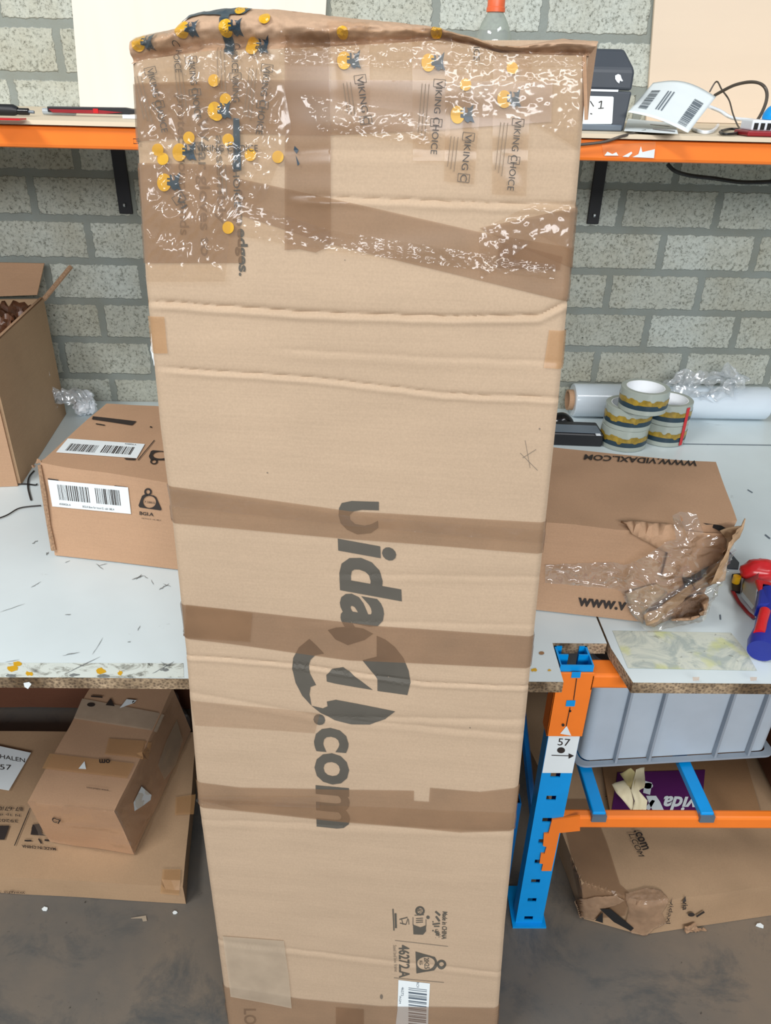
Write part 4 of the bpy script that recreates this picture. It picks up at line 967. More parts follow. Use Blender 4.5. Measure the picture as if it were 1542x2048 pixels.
MB().tube([g(1465, 1182, .004), g(1478, 1205, .004), g(1496, 1226, .004), g(1506, 1234, .008)], .0028, 8).build('blade_guard', M['dark_red'], t, smooth=50, label='thin red guard')
mb = lump(g(1522, 1142, .028), None, 0, .026, None, 4, .12, stretch=(1.25, .8, .7), nseg=32); mb.build('roller_cover', M['red'], t, smooth=50, weld=True, label='rounded red cover')
MB().slab([g(1508, 1165, .034), g(1560, 1176, .034), g(1560, 1196, .034), g(1516, 1188, .034)], (0, 0, .008)).build('top_cover', M['red'], t, bevel=.003, label='red upper cover')
MB().lathe([(.0001, 0), (.006, 0), (.006, .012), (.0001, .012)], g(1471, 1165, .008), 16).build('roller_end', M['viking_yellow'], t, label='yellow roller end')
MB().slab([g(1463, 1152, .004), g(1482, 1150, .004), g(1480, 1188, .004), g(1463, 1184, .004)], (0, 0, .004)).build('blade', M['black'], t)
tag(MB().slab([g(1436, 1138), g(1452, 1098), g(1478, 1128), g(1476, 1140)], (0, 0, .003)).build('dark_strip', M['dark_grey'], bevel=.0005), 'dark grey flat scrap between the torn parcel end and the red dispenser', 'scrap')

# ============================================================ THINGS ON THE SHELF
def sh(x, y): return P(x, y, Z=ZSH)
YQ = 1.335
t = thing('label_printer', 'dark grey label printer standing on the shelf behind the tall box', 'printer', Vector((.36, YQ + .08, ZSH)))
xr2 = P(1262, 200, Y=YQ).x; xl2 = .235; z0 = ZSH + .0005; z1 = P(1262, 140, Y=YQ).z; z2_ = P(1235, 98, Y=YQ + .02).z; yb2 = YQ + .2
zm = P(1240, 181, Y=YQ).z
MB().hexa([Vector(p) for p in ((xl2, YQ, z0), (xr2 - .004, YQ, z0), (xr2 - .004, yb2, z0), (xl2, yb2, z0), (xl2, YQ, zm - .001), (xr2, YQ, zm - .001), (xr2, yb2, zm - .001), (xl2, yb2, zm - .001))]).build('base', M['dark_grey'], t, bevel=.003)
mb = MB(); mb.add([(xl2, YQ + .002, zm), (xr2, YQ + .002, zm), (xr2, YQ + .002, z1), (xr2 - .016, YQ + .02, z2_), (xl2 + .016, YQ + .02, z2_), (xl2, YQ + .002, z1),
    (xl2, yb2, zm), (xr2, yb2, zm), (xr2, yb2, z1), (xr2 - .016, yb2 - .02, z2_), (xl2 + .016, yb2 - .02, z2_), (xl2, yb2, z1)], [(0, 1, 2, 5), (5, 2, 3, 4), (1, 7, 8, 2), (2, 8, 9, 3), (3, 9, 10, 4), (4, 10, 11, 5), (5, 11, 6, 0), (6, 11, 8, 7), (11, 10, 9, 8), (0, 6, 7, 1)])
MB_l = mb.build('lid', M['dark_grey'], t, bevel=.004)
MB().box((xl2, YQ - .004, z0), (xr2 - .008, YQ + .002, z0 + .009)).build('front_lip', M['mid_grey'], t, bevel=.002)
MB().box((xl2, YQ - .0008, zm - .002), (xr2 - .022, YQ + .001, zm + .001)).build('paper_slot', M['white_plastic'], t)
ps = plane_surf((0, YQ - .0002, 0), (0, -1, 0)); ps2 = plane_surf((0, YQ + .0015, 0), (0, -1, 0))
mb = MB(); decal(mb, ps2, [[(1230, 151), (1236, 148), (1241, 150), (1243, 157), (1246, 162), (1243, 163), (1240, 161), (1238, 167), (1234, 164), (1230, 158)]], .0008); mb.build('logo', M['white_plastic'], MB_l, label='small white animal head emblem')
mb = MB(); decal(mb, ps, [[(1150, 191), (1225, 193), (1227, 195), (1224, 246), (1222, 248), (1150, 248)]], .0008); pl_ = mb.build('paper_label', M['paper'], t, solid=.0006, label='white paper label with handwritten 1')
mb = MB(); decal(mb, ps, [line(1197, 205, 1203, 202, 2), line(1203, 202, 1201, 216, 2.2), line(1196, 217, 1207, 216, 1.8), line(1180, 202, 1187, 213, 2), line(1180, 227, 1184, 228, 2), line(1172, 214, 1178, 200, 2)], .0014); mb.build('handwriting', M['ink_dark'], pl_)
# curled shipping label and flat one
def curl(u, v):
    # u along the length, v across
    x = lerp(lerp(1262, 1340, u), lerp(1376, 1432, 0), 0)
    A = (1300, 164); B_ = (1432, 194); C_ = (1376, 267); D = (1256, 224)
    x, y = bil([A, B_, C_, D], u, v); y -= 9 * math.sin(u * math.pi)
    yy = lerp(1.50, 1.33, v) - .02 * math.sin(u * math.pi)
    return P(x, y, Y=yy)
def curl(u, v):
    x, y = bil([(1306, 166), (1432, 194), (1376, 266), (1256, 224)], u, v); y -= 16 * math.sin(u * math.pi) * (1 - v * .6)
    yy = lerp(lerp(1.46, 1.42, u), 1.31, v); p = P(x, y, Y=yy); p.z = max(p.z, ZSH + .002); return p
cu_ = tag(MB().grid(curl, 24, 16).build('shipping_label', M['paper'], smooth=60, solid=.0006, fix=False), 'white curled barcode sheet rising from the shelf beside the printer', 'label')
mb = MB()
def onc(s, t, e=.0012):
    d = curl(min(1, s + .02), t) - curl(max(0, s - .02), t); d2 = curl(s, min(1, t + .02)) - curl(s, max(0, t - .02)); n = d.cross(d2).normalized()
    if n.dot(CAM - curl(s, t)) < 0: n = -n
    return curl(s, t) + n * e
def barc(s0, s1, t0, t1, n, seed, along=True):
    rnd = random.Random(seed); t_ = t0
    while t_ < t1:
        w_ = rnd.choice((.008, .014, .02)); ts = min(t1, t_ + w_)
        if along: mb.add([onc(s0, t_), onc((s0 + s1) / 2, t_), onc(s1, t_), onc(s1, ts), onc((s0 + s1) / 2, ts), onc(s0, ts)], [(0, 1, 2, 3, 4, 5)])
        t_ = ts + rnd.choice((.010, .018))
barc(.78, .92, .28, .92, 20, 3); barc(.10, .24, .30, .85, 20, 6)
for k in (.36, .40, .45): mb.add([onc(k, .3), onc(k + .02, .3), onc(k + .02, .8), onc(k, .8)], [(0, 1, 2, 3)])
mb.build('barcode', M['mid_grey'], cu_, fix=False)
p4 = [P(1248, 262, Z=ZSH + .003), P(1356, 268, Z=ZSH + .004), P(1350, 247, Z=ZSH + .006), P(1256, 238, Z=ZSH + .006)]
sl2 = surf3(p4[0], p4[1], p4[2]); fl = tag(MB().slab(p4, (0, 0, .0006)).build('shipping_label', M['paper']), 'white flat label sheet lying under the curled one on the shelf', 'label')
mb = MB(); decal(mb, sl2, [line(1306, 259, 1350, 264, 2.4), line(1300, 250, 1340, 254, 1)], .0012); mb.build('lettering', M['mid_grey'], fl)
# cables, power strip
def sy(x, y, Y): p = P(x, y, Y=Y); p.z = max(p.z, ZSH + .003); return p
cable([sy(1429, 191, 1.50), sy(1445, 182, 1.48), sy(1470, 170, 1.46), sy(1500, 164, 1.44), sy(1522, 168, 1.42), sy(1533, 182, 1.41), sy(1532, 204, 1.40), sy(1520, 232, 1.39), sy(1504, 252, 1.38), sy(1488, 262, 1.37)], .0026, M['cable_brown'], 'thick dark cable looping above the shelf at the right')
cable([sy(1419, 184, 1.52), sy(1433, 163, 1.52), sy(1444, 180, 1.50), sy(1458, 200, 1.48), sy(1466, 228, 1.44), sy(1476, 252, 1.40), sy(1485, 261, 1.36)], .0014, M['cable_brown'], 'thin dark wire with a sharp bend above the shelf')
cable([P(1440, 264, Z=ZSH + .003), P(1448, 268, Z=ZSH + .003), P(1470, 267, Z=ZSH + .003), P(1485, 260, Z=ZSH + .003), P(1460, 258, Z=ZSH + .003), P(1443, 262, Z=ZSH + .003)], .0022, M['cable'], 'small black cable loop lying on the shelf')
cable([sy(1415, 212, 1.58), sy(1440, 222, 1.56), sy(1465, 236, 1.54), sy(1500, 240, 1.52), sy(1530, 246, 1.5)], .0032, M['white_plastic'], 'white cable rising behind the curled barcode sheet')
cable([P(1385, 258, Z=ZSH + .003), P(1405, 264, Z=ZSH + .003), P(1425, 262, Z=ZSH + .003), P(1436, 250, Z=ZSH + .003)], .0028, M['white_plastic'], 'white cable loop lying on the shelf')
cable([P(1100, 294, Y=YSF - .008), P(1200, 285, Y=YSF - .008), P(1245, 272, Y=YSF - .010), P(1290, 262, Z=ZSH + .003)], .0022, M['cable_brown'], 'dark cable hanging over the front of the shelf board')
cable([P(1335, 328, Y=YW - .03), P(1350, 342, Y=YW - .03), P(1380, 351, Y=YW - .02), P(1430, 357, Y=YW - .02), P(1480, 364, Y=YW - .02), P(1530, 364, Y=YW - .02), P(1600, 358, Y=YW - .03)], .0042, M['cable'], 'thick black cable sagging under the shelf along the wall')
a = P(1500, 272, Z=ZSH + .001); t = thing('power_strip', 'white socket strip with red base at the right end of the shelf', 'power strip', a)
MB().box((a.x - .005, a.y - .002, ZSH + .0006), (a.x + .2, a.y + .05, ZSH + .008)).build('base', M['dark_red'], t, bevel=.002, label='red base')
zt_ = P(1520, 240, Y=a.y + .01).z
cs = MB().box((a.x + .003, a.y + .008, ZSH + .008), (a.x + .2, a.y + .05, zt_)).build('case', M['white_plastic'], t, bevel=.002)
for k in (0, 1, 2): MB().box((a.x + .006 + k * .010, a.y + .0068, lerp(ZSH, zt_, .42)), (a.x + .012 + k * .010, a.y + .009, lerp(ZSH, zt_, .82))).build('socket', M['hole'], cs)
mb = lump(P(1545, 237, Y=a.y + .03) + Vector((.002, 0, .002)), zt_ + .0005, 0, .017, None, 2, .04, nseg=24); tag(mb.build('blue_cap', M['blue'], smooth=60, weld=True), 'round blue cap resting on the white socket strip', 'cap')
# bottle
cb_ = P(990, 40, Y=1.52); cbx, cby = cb_.x, 1.52; rb = .0305; ztop = P(990, 2, Y=1.52).z
t = thing('plastic_bottle', 'clear plastic bottle with orange cap behind the top edge of the tall box', 'bottle', Vector((cbx, cby, ZSH)))
zn = P(990, 20, Y=1.52).z; hgt = zn - ZSH
MB().lathe([(.0001, .001), (rb - .004, .001), (rb, .006), (rb, hgt - .052), (rb * .97, hgt - .036), (rb * .72, hgt - .018), (.0135, hgt - .004), (.0125, hgt)], (cbx, cby, ZSH), 32).build('bottle_body', M['bottle'] if 'bottle' in M else film('bottle', (206, 216, 206), .05, .25, .05, 12, .05), t, smooth=40)
MB().lathe([(.0001, .024), (.0135, .024), (.0145, .022), (.0145, .004), (.0155, .003), (.0155, -.003), (.0001, -.003)], (cbx, cby, zn), 28).build('cap', mat('cap_orange', (226, 104, 60), .4), t, smooth=30, label='orange screw cap')
# pens and knife on the left part of the shelf
YS = 1.40
t = thing('marker_pen', 'thick black marker lying on the left end of the shelf', 'marker', P(30, 230, Z=ZSH))
zc_ = ZSH + .0085; yy = P(30, 232, Z=ZSH).y; xe_ = lambda x, y=222: P(x, y, Y=yy).x
MB().tube([(xe_(-60), yy, zc_), (xe_(28), yy, zc_), (xe_(36), yy, zc_ - .001)], [.0080, .0080, .0055], 14).build('barrel', M['black'], t, smooth=40)
MB().tube([(xe_(36), yy, zc_ - .002), (xe_(57), yy, zc_ - .002)], .0050, 12).build('neck', M['black_gloss'], t, smooth=40)
MB().tube([(xe_(57), yy, zc_ - .002), (xe_(68), yy, zc_ - .0025)], .0022, 8).build('tip', M['mid_grey'], t, smooth=40)
tag(MB().tube([(xe_(62), yy + .05, ZSH + .0055), (xe_(128), yy + .05, ZSH + .0055)], .005, 12).build('glue_stick', M['clear_pen'], smooth=40), 'pale grey translucent stick lying behind the marker and the knife', 'stick')
t = thing('utility_knife', 'black and red utility knife lying on the shelf under the pale plywood', 'knife', P(180, 232, Z=ZSH))
yk = P(180, 233, Z=ZSH).y; xk = lambda x: P(x, 222, Y=yk).x
MB().slab([(xk(95), yk, ZSH + .013), (xk(95), yk, ZSH + .005), (xk(140), yk, ZSH + .004), (xk(255), yk, ZSH + .004), (xk(280), yk, ZSH + .006), (xk(280), yk, ZSH + .010), (xk(250), yk, ZSH + .014)], (0, .012, 0)).build('casing', M['black'], t, bevel=.001)
MB().slab([(xk(98), yk - .0012, ZSH + .0095), (xk(105), yk - .0012, ZSH + .0045), (xk(210), yk - .0012, ZSH + .0045), (xk(245), yk - .0012, ZSH + .007), (xk(200), yk - .0012, ZSH + .0095)], (0, .001, 0)).build('red_grip', M['dark_red'], t, label='dark red grip')
MB().box((xk(187), yk - .0022, ZSH + .005), (xk(197), yk, ZSH + .0115)).build('slider', M['red'], t, label='red slider')
pp = P(0, 240, Z=ZSH); tag(MB().box((P(-50, 240, Z=ZSH).x, pp.y - .006, ZSH + .0003), (P(52, 240, Z=ZSH).x, pp.y + .018, ZSH + .0025)).build('red_card', M['red']), 'flat red piece lying on the shelf in front of the black marker', 'card')
pp = P(256, 238, Z=ZSH); tag(MB().box((pp.x - .008, pp.y - .002, ZSH + .0003), (pp.x + .04, pp.y + .006, ZSH + .006)).build('white_box', M['white_plastic'], bevel=.0008), 'small white and blue piece beside the knife at the edge of the tall box', 'box')

# ============================================================ UNDER THE BENCH, RIGHT
zc0 = .291
c1 = P(1157, 1534, Z=zc0); c2 = P(1540, 1512, Z=zc0); dx = (c2 - c1).normalized(); dyv = Vector((-dx.y, dx.x, 0)); H_ = .232; DP = .40; WC = (c2 - c1).length
t = thing('plastic_crate', 'grey ribbed plastic crate standing on the blue cross bars under the bench', 'crate', (c1 + c2) / 2 + dyv * DP / 2)
def lp(x, y, z): return c1 + dx * x + dyv * y + up * z
def rrect(w0, w1, y0, y1, r, z, n=5):
    out = []
    for (cx, cy, a0) in ((w1 - r, y0 + r, -90), (w1 - r, y1 - r, 0), (w0 + r, y1 - r, 90), (w0 + r, y0 + r, 180)):
        for k in range(n + 1): a = math.radians(a0 + 90 * k / n); out.append(lp(cx + r * math.cos(a), cy + r * math.sin(a), z))
    return out
mb = MB(); rings = [rrect(.012, WC - .012, .012, DP - .012, .012, .001), rrect(.006, WC - .006, .006, DP - .006, .014, .008), rrect(.004, WC - .004, .004, DP - .004, .014, H_), rrect(.007, WC - .007, .007, DP - .007, .012, H_), rrect(.010, WC - .010, .010, DP - .010, .012, .012)]
n_ = len(rings[0])
for r_ in rings: mb.v += r_
for i in range(len(rings) - 1):
    for j in range(n_): mb.f.append([i * n_ + j, i * n_ + (j + 1) % n_, (i + 1) * n_ + (j + 1) % n_, (i + 1) * n_ + j])
mb.f.append(list(range(n_ - 1, -1, -1))); mb.f.append([4 * n_ + j for j in range(n_)])
mb.build('crate_body', M['crate'], t, smooth=35)
def lip(z0, z1, o, name, label=None):
    mb = MB(); ra, rb_ = rrect(-o, WC + o, -o, DP + o, .018, z0), rrect(-o, WC + o, -o, DP + o, .018, z1); rc, rd = rrect(.004, WC - .004, .004, DP - .004, .014, z1), rrect(.004, WC - .004, .004, DP - .004, .014, z0)
    for r_ in (ra, rb_, rc, rd): mb.v += r_
    for i in range(4):
        for j in range(n_): mb.f.append([i * n_ + j, i * n_ + (j + 1) % n_, ((i + 1) % 4) * n_ + (j + 1) % n_, ((i + 1) % 4) * n_ + j])
    mb.build(name, M['crate_rib'], t, smooth=35, label=label)
lip(.004, .008, .006, 'bottom_rim'); lip(H_ - .006, H_, .006, 'top_rim')
for px_ in (1232, 1301, 1438, 1508):
    k = (P(px_, 1525, Y=c1.y).x - c1.x) / dx.x
    MB().hexa([lp(k - .002, -.004, .006), lp(k + .002, -.004, .006), lp(k + .002, .005, .006), lp(k - .002, .005, .006), lp(k - .002, -.004, H_ - .004), lp(k + .002, -.004, H_ - .004), lp(k + .002, .005, H_ - .004), lp(k - .002, .005, H_ - .004)]).build('rib', M['crate_rib'], t)
# big battered carton on the floor
f0 = P(1168, 1838, Z=.001); f1 = P(1282, 1870, Z=.001); f2 = P(1560, 1828, Z=.001); dr = (f2 - f1).normalized(); f2 = f1 + dr * .62
hz = .088
L0 = P(1130, 1752, Z=hz)
back = Vector((-.22, 1, 0)).normalized(); 
B0_ = f0 + Vector((-.085, .62, 0)); B2_ = f2 + Vector((-.02, .62, 0))
t = thing('battered_carton', 'large battered carton lying on the floor under the grey crate, its front corner torn', 'carton', (f1 + f2) / 2 + Vector((0, .3, 0)))
def tz(p, k=hz): return Vector((p.x, p.y, k))
f0t, f1t = P(1118, 1660, Z=hz) * 0 + tz(f0 + Vector((-.016, .012, 0))), tz(f1 + Vector((-.008, .0, 0)))
mb = MB()
def q4(a, b, c, d, n=16, amp=.004, m2=12):
    mb.grid(lambda u, v: (lambda p: p + Vector((nz(p, 12, 1), nz(p, 12, 5), nz(p, 12, 8))) * amp * (0 if p.z < .004 else 1))(a.lerp(b, u).lerp(d.lerp(c, u), v)), n, m2)
q4(f0, f1, f1t, f0t); q4(f1, f2, tz(f2), f1t); q4(B0_, f0, f0t, tz(B0_)); q4(f2, B2_, tz(B2_), tz(f2)); q4(B2_, B0_, tz(B0_), tz(B2_))
q4(f0t, f1t, tz(B0_).lerp(tz(B2_), .15), tz(B0_)); q4(f1t, tz(f2), tz(B2_), tz(B0_).lerp(tz(B2_), .15))
cb2 = mb.build('box_body', M['card_brown'], t, smooth=50, weld=True)
tsr = mesh_surf(cb2, plane_surf((0, 0, hz), (0, 0, 1))); fsr = mesh_surf(cb2, surf3(f1, f2, f1t)); fsl = mesh_surf(cb2, surf3(f0, f1, f0t))
mb = MB(); decal(mb, tsr, [[(1118, 1600), (1180, 1600), (1215, 1690), (1240, 1770), (1262, 1790), (1250, 1830), (1190, 1836), (1165, 1820)]], .002, 10); mb.build('brown_tape', M['tape_dark'], t, label='brown tape over the left corner')
mb = MB(); decal(mb, fsl, [[(1200, 1812), (1222, 1812), (1268, 1850), (1262, 1856), (1228, 1838)], [(1190, 1835), (1206, 1818), (1206, 1840)]], .006); mb.build('torn_gap', M['hole'], cb2, label='dark torn slit')
mb = MB(); text(mb, tsr, '.com', (1266, 1665), (1284, 1704), (1280, 1662), .005, .02); text(mb, tsr, 'L.COM', (1256, 1672), (1276, 1716), (1268, 1672), .005); text(mb, tsr, 'WWW', (1208, 1594), (1222, 1626), (1220, 1592), .005, .02)
text(mb, fsr, 'via', (1362, 1795), (1362, 1815), (1372, 1795), .005, .02); text(mb, fsr, 'vidaxl', (1338, 1797), (1330, 1842), (1346, 1797), .005); decal(mb, fsr, [circ(1380, 1824, 7, 4), line(1390, 1828, 1406, 1818, 4)], .005)
mb.build('lettering', M['ink_dark'], cb2, label='dark printed web address')
mb = MB()
def jag(c, r, n, seed):
    rnd = random.Random(seed); return [(c[0] + r[0] * rnd.uniform(.6, 1) * math.cos(2 * math.pi * i / n), c[1] + r[1] * rnd.uniform(.6, 1) * math.sin(2 * math.pi * i / n)) for i in range(n)]
for s_, q_ in ((fsr, [(1250, 1790), (1290, 1778), (1320, 1782), (1336, 1800), (1322, 1822), (1332, 1842), (1310, 1852), (1290, 1868), (1262, 1862), (1252, 1840), (1258, 1815)]), (fsl, [(1150, 1800), (1190, 1790), (1232, 1788), (1250, 1798), (1235, 1806), (1205, 1814), (1188, 1836), (1160, 1832)])):
    vs, fs = fill([q_], 6); mb.add([s_(x, y, .003 + .0022 * abs(nz((x, y, 0), .09, 3)) + .0012 * abs(nz((x, y, 0), .25, 8))) for x, y in vs], fs)
mb.build('brown_tape', M['tape_gloss'] if 'tape_gloss' in M else mat('tape_gloss', (184, 150, 120), .12, var=.25, scale=30, spec=.9, alpha=.5), t, smooth=50, solid=.001, label='crumpled glossy tape on the torn corner')
mb = MB(); vs, fs = fill([[(1365, 1845), (1388, 1840), (1392, 1855), (1400, 1868), (1396, 1878), (1372, 1875), (1366, 1862)]], 8); mb.add([(lambda p: Vector((p.x, p.y, max(p.z, .004))))(fsr(x, y, .008 + .006 * nz((x, y, 0), .2))) for x, y in vs], fs); mb.build('torn_flap', M['card_edge'], t, solid=.002, label='torn scrap hanging from the front')
# purple printed carton on top of it
zpu = hz + .012
pq = [P(1236, 1642, Z=zpu), P(1402, 1648, Z=zpu), P(1410, 1548, Z=zpu), P(1235, 1545, Z=zpu)]
zpb = hz + .0055
t = thing('purple_carton', 'flat carton with purple printed top under the crumpled cream paper', 'carton', sum(pq, Vector()) / 4)
ext = [pq[0] + Vector((-.01, .012, 0)), pq[1] + Vector((.12, .012, 0)), pq[2] + Vector((.12, .14, 0)), pq[3] + Vector((-.01, .14, 0))]
pb_ = MB().hexa([tz(p, zpb) for p in ext] + [tz(p, zpu - .0006) for p in ext]).build('box_body', M['card_dark'], t)
MB().slab([tz(p, zpu) for p in (ext[0], pq[1] + Vector((.004, .012, 0)), pq[2] + Vector((.004, .01, 0)), pq[3])], (0, 0, .0006)).build('purple_print', M['purple'], t, label='purple printed panel')
pus = plane_surf((0, 0, zpu + .0012), (0, 0, 1)); mb = MB()
text(mb, pus, 'vida', (1394, 1594), (1328, 1592), (1390, 1624), .0006, .03, .2)
decal(mb, pus, [[(1292, 1592), (1312, 1592), (1320, 1604), (1330, 1626), (1308, 1626), (1300, 1612)], [(1290, 1562), (1304, 1566), (1300, 1590), (1286, 1586)], [(1298, 1622), (1310, 1602), (1304, 1600), (1290, 1616)], circ(1296, 1572, 10, 6)], .0006); mb.build('logo_print', M['paper'], pb_, label='white upside-down logo lettering')
# crumpled cream paper
def cp_(pts, sd, m='cream'):
    mb = MB(); vs, fs = fill([pts], 8); base_s = plane_surf((0, .90, 0), (0, -1, .35))
    mb.add([base_s(x, y, .014 * noise.noise(Vector((x * .05, y * .03, sd)))) for x, y in vs], fs); return mb
ct_ = thing('crumpled_paper', 'crumpled cream sheet of paper stuck upright below the grey crate', 'paper', P(1262, 1625, Y=.9))
cp_([(1224, 1569), (1250, 1560), (1262, 1580), (1268, 1605), (1262, 1620), (1245, 1600), (1232, 1585)], 2).build('left_fold', M['cream'], ct_, solid=.0008, smooth=30)
cp_([(1240, 1548), (1262, 1536), (1272, 1545), (1268, 1575), (1262, 1582), (1250, 1562)], 4).build('shaded_fold', M['cream_shaded'], ct_, solid=.0008, smooth=30)  # shade of this fold painted in with a darker cream
cp_([(1270, 1536), (1290, 1536), (1288, 1575), (1280, 1585), (1294, 1600), (1292, 1622), (1264, 1622), (1268, 1600), (1262, 1580)], 7).build('right_fold', M['cream'], ct_, solid=.0008, smooth=30)
# brown cartons further back and to the right
def carton(c8, label, m, seed=0, amp=.003, name='carton'):
    return tag(crumple(c8, 12, amp, 10, seed).build(name, m, smooth=50, weld=True), label, 'carton')
def boxc(x0, x1, y0, y1, z0, z1, rot=0):
    c = Vector(((x0 + x1) / 2, (y0 + y1) / 2, 0)); out = []
    for z in (z0, z1):
        for x, y in ((x0, y0), (x1, y0), (x1, y1), (x0, y1)): p = Vector((x, y, z)); d = Matrix.Rotation(rot, 3, 'Z') @ (p - c); out.append(c + d)
    return out
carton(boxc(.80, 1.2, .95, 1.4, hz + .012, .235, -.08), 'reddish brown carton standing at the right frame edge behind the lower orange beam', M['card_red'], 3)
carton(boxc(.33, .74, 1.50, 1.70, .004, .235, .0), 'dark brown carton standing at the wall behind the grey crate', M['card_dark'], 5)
carton(boxc(-.02, .22, .95, 1.3, .004, .10, .06), 'brown taped carton on the floor just behind the tall box', M['card_brown'], 8)

# ============================================================ UNDER THE BENCH, LEFT
zD = .048
Df = [P(-120, 1782, Z=.001), P(371, 1808, Z=.001)]; d0 = Df[0] + Vector((-.25, .02, 0)); d1 = Df[1]; d2 = P(388, 1486, Z=zD); d2 = Vector((d2.x, d2.y + .03, .001)); d3 = Vector((d0.x, d2.y, .001))
t = thing('flat_carton', 'large flat carton lying on the floor under the left bench', 'carton', (d0 + d2) / 2)
dt = [tz(p, zD) for p in (d0, d1, d2, d3)]
fb = crumple([d0, d1, d2, d3] + dt, 16, .0015, 8, 2).build('box_body', M['card_brown'], t, smooth=50, weld=True)
sD = mesh_surf(fb, plane_surf((0, 0, zD), (0, 0, 1))); sDf = mesh_surf(fb, surf3(d0, d1, dt[0])); mb = MB()
text(mb, sD, 'MADE IN CHINA', (112, 1698), (44, 1692), (113, 1704), .004, .02)
decal(mb, sD, [line(61, 1619, 30, 1694, 1.8), [(66, 1652), (80, 1650), (84, 1670), (92, 1674), (62, 1672)], line(50, 1684, 64, 1684, 3), line(78, 1680, 84, 1690, 3), line(90, 1683, 117, 1684, 3.5), circ(74, 1660, 10, 9)], .004)
decal(mb, sD, [[(-20, 1654), (20, 1654), (10, 1682), (-20, 1682)]], .004)
text(mb, sD, '392021', (36, 1642), (-10, 1640), (37, 1648), .004); text(mb, sD, 'N 1p dib', (40, 1630), (-10, 1628), (41, 1636), .004); text(mb, sD, '87-67/03', (46, 1617), (-10, 1615), (47, 1625), .004)
text(mb, sDf, 'weight < 1', (52, 1779), (-14, 1776), (52, 1785), .004)
mb.build('lettering', M['ink_dark'], fb, label='upside-down dark print')
for qd in ([(352, 1598), (392, 1592), (388, 1632), (350, 1634)], [(326, 1742), (362, 1742), (360, 1786), (322, 1782)]):
    mb = MB(); decal(mb, sD, [qd], .005, 20); mb.build('masking_tape', M['tape_yellow'], t, label='yellowish tape patch')
# white note sheet on it
ns = plane_surf((0, 0, zD + .006), (0, 0, 1)); mb = MB(); mb.slab([ns(x, y) for x, y in ((-60, 1480), (62, 1506), (18, 1581), (-60, 1568))], (0, 0, .0008))
nt = tag(mb.build('paper_note', M['paper']), 'white paper note with handwriting lying on the flat carton', 'paper')
mb = MB(); text(mb, ns, 'PHALEN', (-8, 1516), (50, 1526), (-8, 1508), .0014); text(mb, ns, '57', (0, 1540), (23, 1541), (0, 1530), .0014); mb.build('handwriting', M['ink_dark'], nt)
# smaller carton on top
zE0, zE1 = zD + .005, .175
eb = [P(100, 1684, Z=zE0), P(268, 1708, Z=zE0), P(377, 1473, Z=zE0), None]; et = [P(54, 1604, Z=zE1), P(230, 1623, Z=zE1), P(342, 1383, Z=zE1), P(177, 1383, Z=zE1)]
for k in (2, 3): et[k] = et[k] + (et[k] - et[(1, 0)[k - 2]]) * .04
eb[2] = eb[2] + (eb[2] - eb[1]) * .06; eb[3] = eb[0] + (eb[2] - eb[1])
t = thing('taped_carton', 'tan carton wrapped in clear film lying on the flat carton under the left bench', 'carton', (eb[0] + eb[2]) / 2)
te = crumple(eb + et, 14, .003, 12, 4).build('box_body', M['card_tan'], t, smooth=50, weld=True)
sE = plane_surf(et[0], (et[1] - et[0]).cross(et[3] - et[0])); 
if sE(150, 1500, .01).z < sE(150, 1500, 0).z: sE = plane_surf(et[0], -(et[1] - et[0]).cross(et[3] - et[0]))
sE = mesh_surf(te, sE); sEf = mesh_surf(te, surf3(eb[0], eb[1], et[0])); sEr = mesh_surf(te, surf3(eb[1], eb[2], et[1]))
for qd, m_ in (([(148, 1440), (310, 1465), (325, 1430), (165, 1400)], 'tape_pale'), ([(100, 1510), (270, 1530), (255, 1560), (85, 1540)], 'tape_yellow'), ([(218, 1480), (300, 1485), (292, 1520), (210, 1512)], 'tape_yellow')):
    mb = MB(); decal(mb, sE, [qd], .004, 18); mb.build('tape', M[m_], t, label='tape strip on the top')
mb = MB(); decal(mb, sE, [[(240, 1420), (254, 1402), (274, 1404), (268, 1410)], [(158, 1541), (170, 1526), (173, 1542)]], .005); decal(mb, sEr, [[(262, 1605), (278, 1573), (298, 1590), (296, 1600), (280, 1612), (264, 1622)]], .005)
mb.build('torn_label', M['paper'], t, label='white torn label scraps')
mb = MB(); text(mb, sE, 'om', (221, 1522), (199, 1522), (221, 1530), .005, .03); text(mb, sE, 'www.vidaxl.com', (218, 1583), (174, 1577), (218, 1587), .005)
decal(mb, sE, [circ(183, 1413, 8, 4), [(212, 1414), (222, 1400), (230, 1416)], line(183, 1396, 206, 1398, 3), circ(268, 1408, 3)], .005); mb.build('lettering', M['ink_dark'], te, label='dark upside-down print')
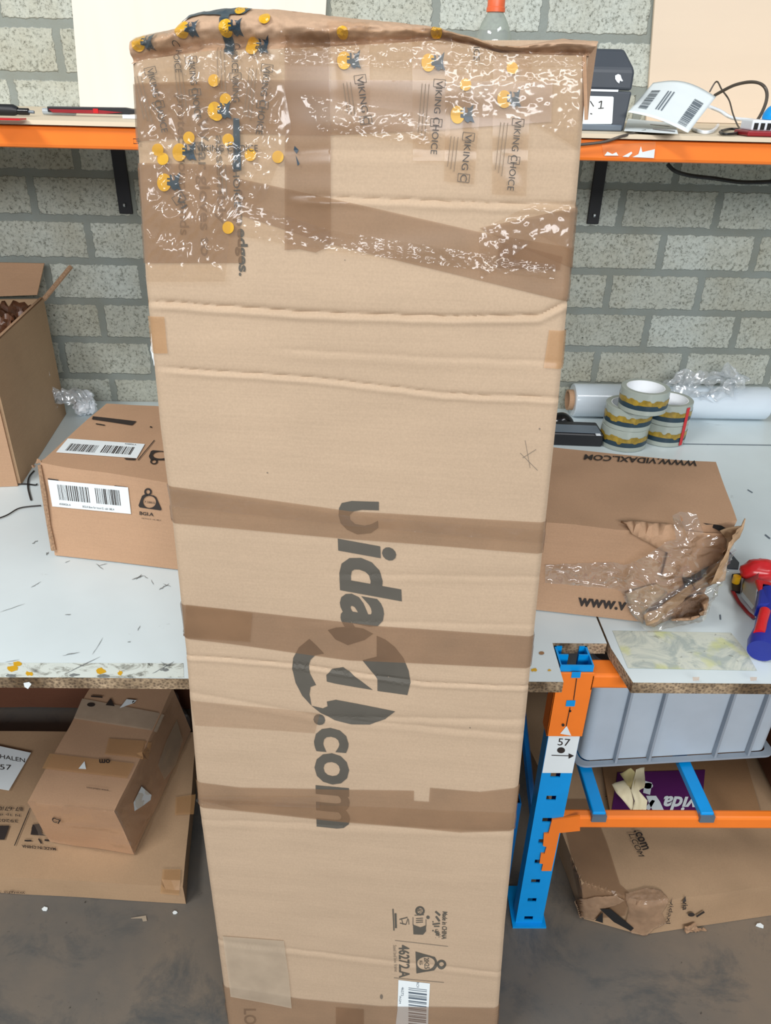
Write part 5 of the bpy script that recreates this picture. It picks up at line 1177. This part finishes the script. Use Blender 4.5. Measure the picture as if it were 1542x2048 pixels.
mb = MB(); text(mb, sEf, 'C7', (106, 1640), (124, 1646), (106, 1630), .004, .03); mb.build('lettering', M['ink_dark'], te)
mb = MB(); vs, fs = fill([[(230, 1622), (345, 1384), (352, 1400), (376, 1440), (378, 1475), (300, 1650), (268, 1706)]], 10)
mb.add([clamp(sEr(x, y, .004 + .006 * abs(noise.noise(Vector((x * .05, y * .05, 1))))), zD + .004) for x, y in vs], fs); mb.build('plastic_wrap', M['wrap'], t, smooth=60, fix=False, label='clear plastic wrap on the right side')
mb = MB(); vs, fs = fill([[(54, 1604), (230, 1622), (268, 1708), (150, 1690), (80, 1668)]], 10)
mb.add([clamp(sEf(x, y, .003 + .005 * abs(noise.noise(Vector((x * .05, y * .05, 6))))), zD + .004) for x, y in vs], fs); mb.build('plastic_wrap', M['wrap'], t, smooth=60, fix=False, label='clear plastic wrap on the front end')
mb = MB(); decal(mb, sEr, [[(330, 1480), (350, 1440), (362, 1480), (348, 1530), (325, 1560), (312, 1530)]], .004); mb.build('tape', M['tape_pale'], t, label='pale tape patch on the side')
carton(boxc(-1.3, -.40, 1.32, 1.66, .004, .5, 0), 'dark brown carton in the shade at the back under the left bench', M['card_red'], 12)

# ============================================================ FLOOR DEBRIS
for (x, y, s_, lab) in ((91, 1819, .006, 'small white paper scrap on the floor left, near the flat carton'), (1520, 1852, .007, 'small white paper scrap on the floor at the right frame edge'), (350, 1826, .004, 'tiny pale crumb on the floor beside the flat carton corner')):
    p = P(x, y, Z=.001); rnd = random.Random(x); pts = [p + Vector((s_ * rnd.uniform(.6, 1.2) * math.cos(a), s_ * rnd.uniform(.4, .9) * math.sin(a), 0)) for a in [k * 1.05 for k in range(6)]]
    tag(MB().slab(pts, (0, 0, .002)).build('paper_scrap', M['paper']), lab, 'scrap')
p = [P(x, y, Z=.001) for x, y in ((262, 1837), (292, 1832), (294, 1842), (286, 1843), (284, 1837))]
tag(MB().slab(p, (0, 0, .0015)).build('film_scrap', M['tape_pale']), 'small pale tape scrap on the floor in front of the flat carton', 'scrap')
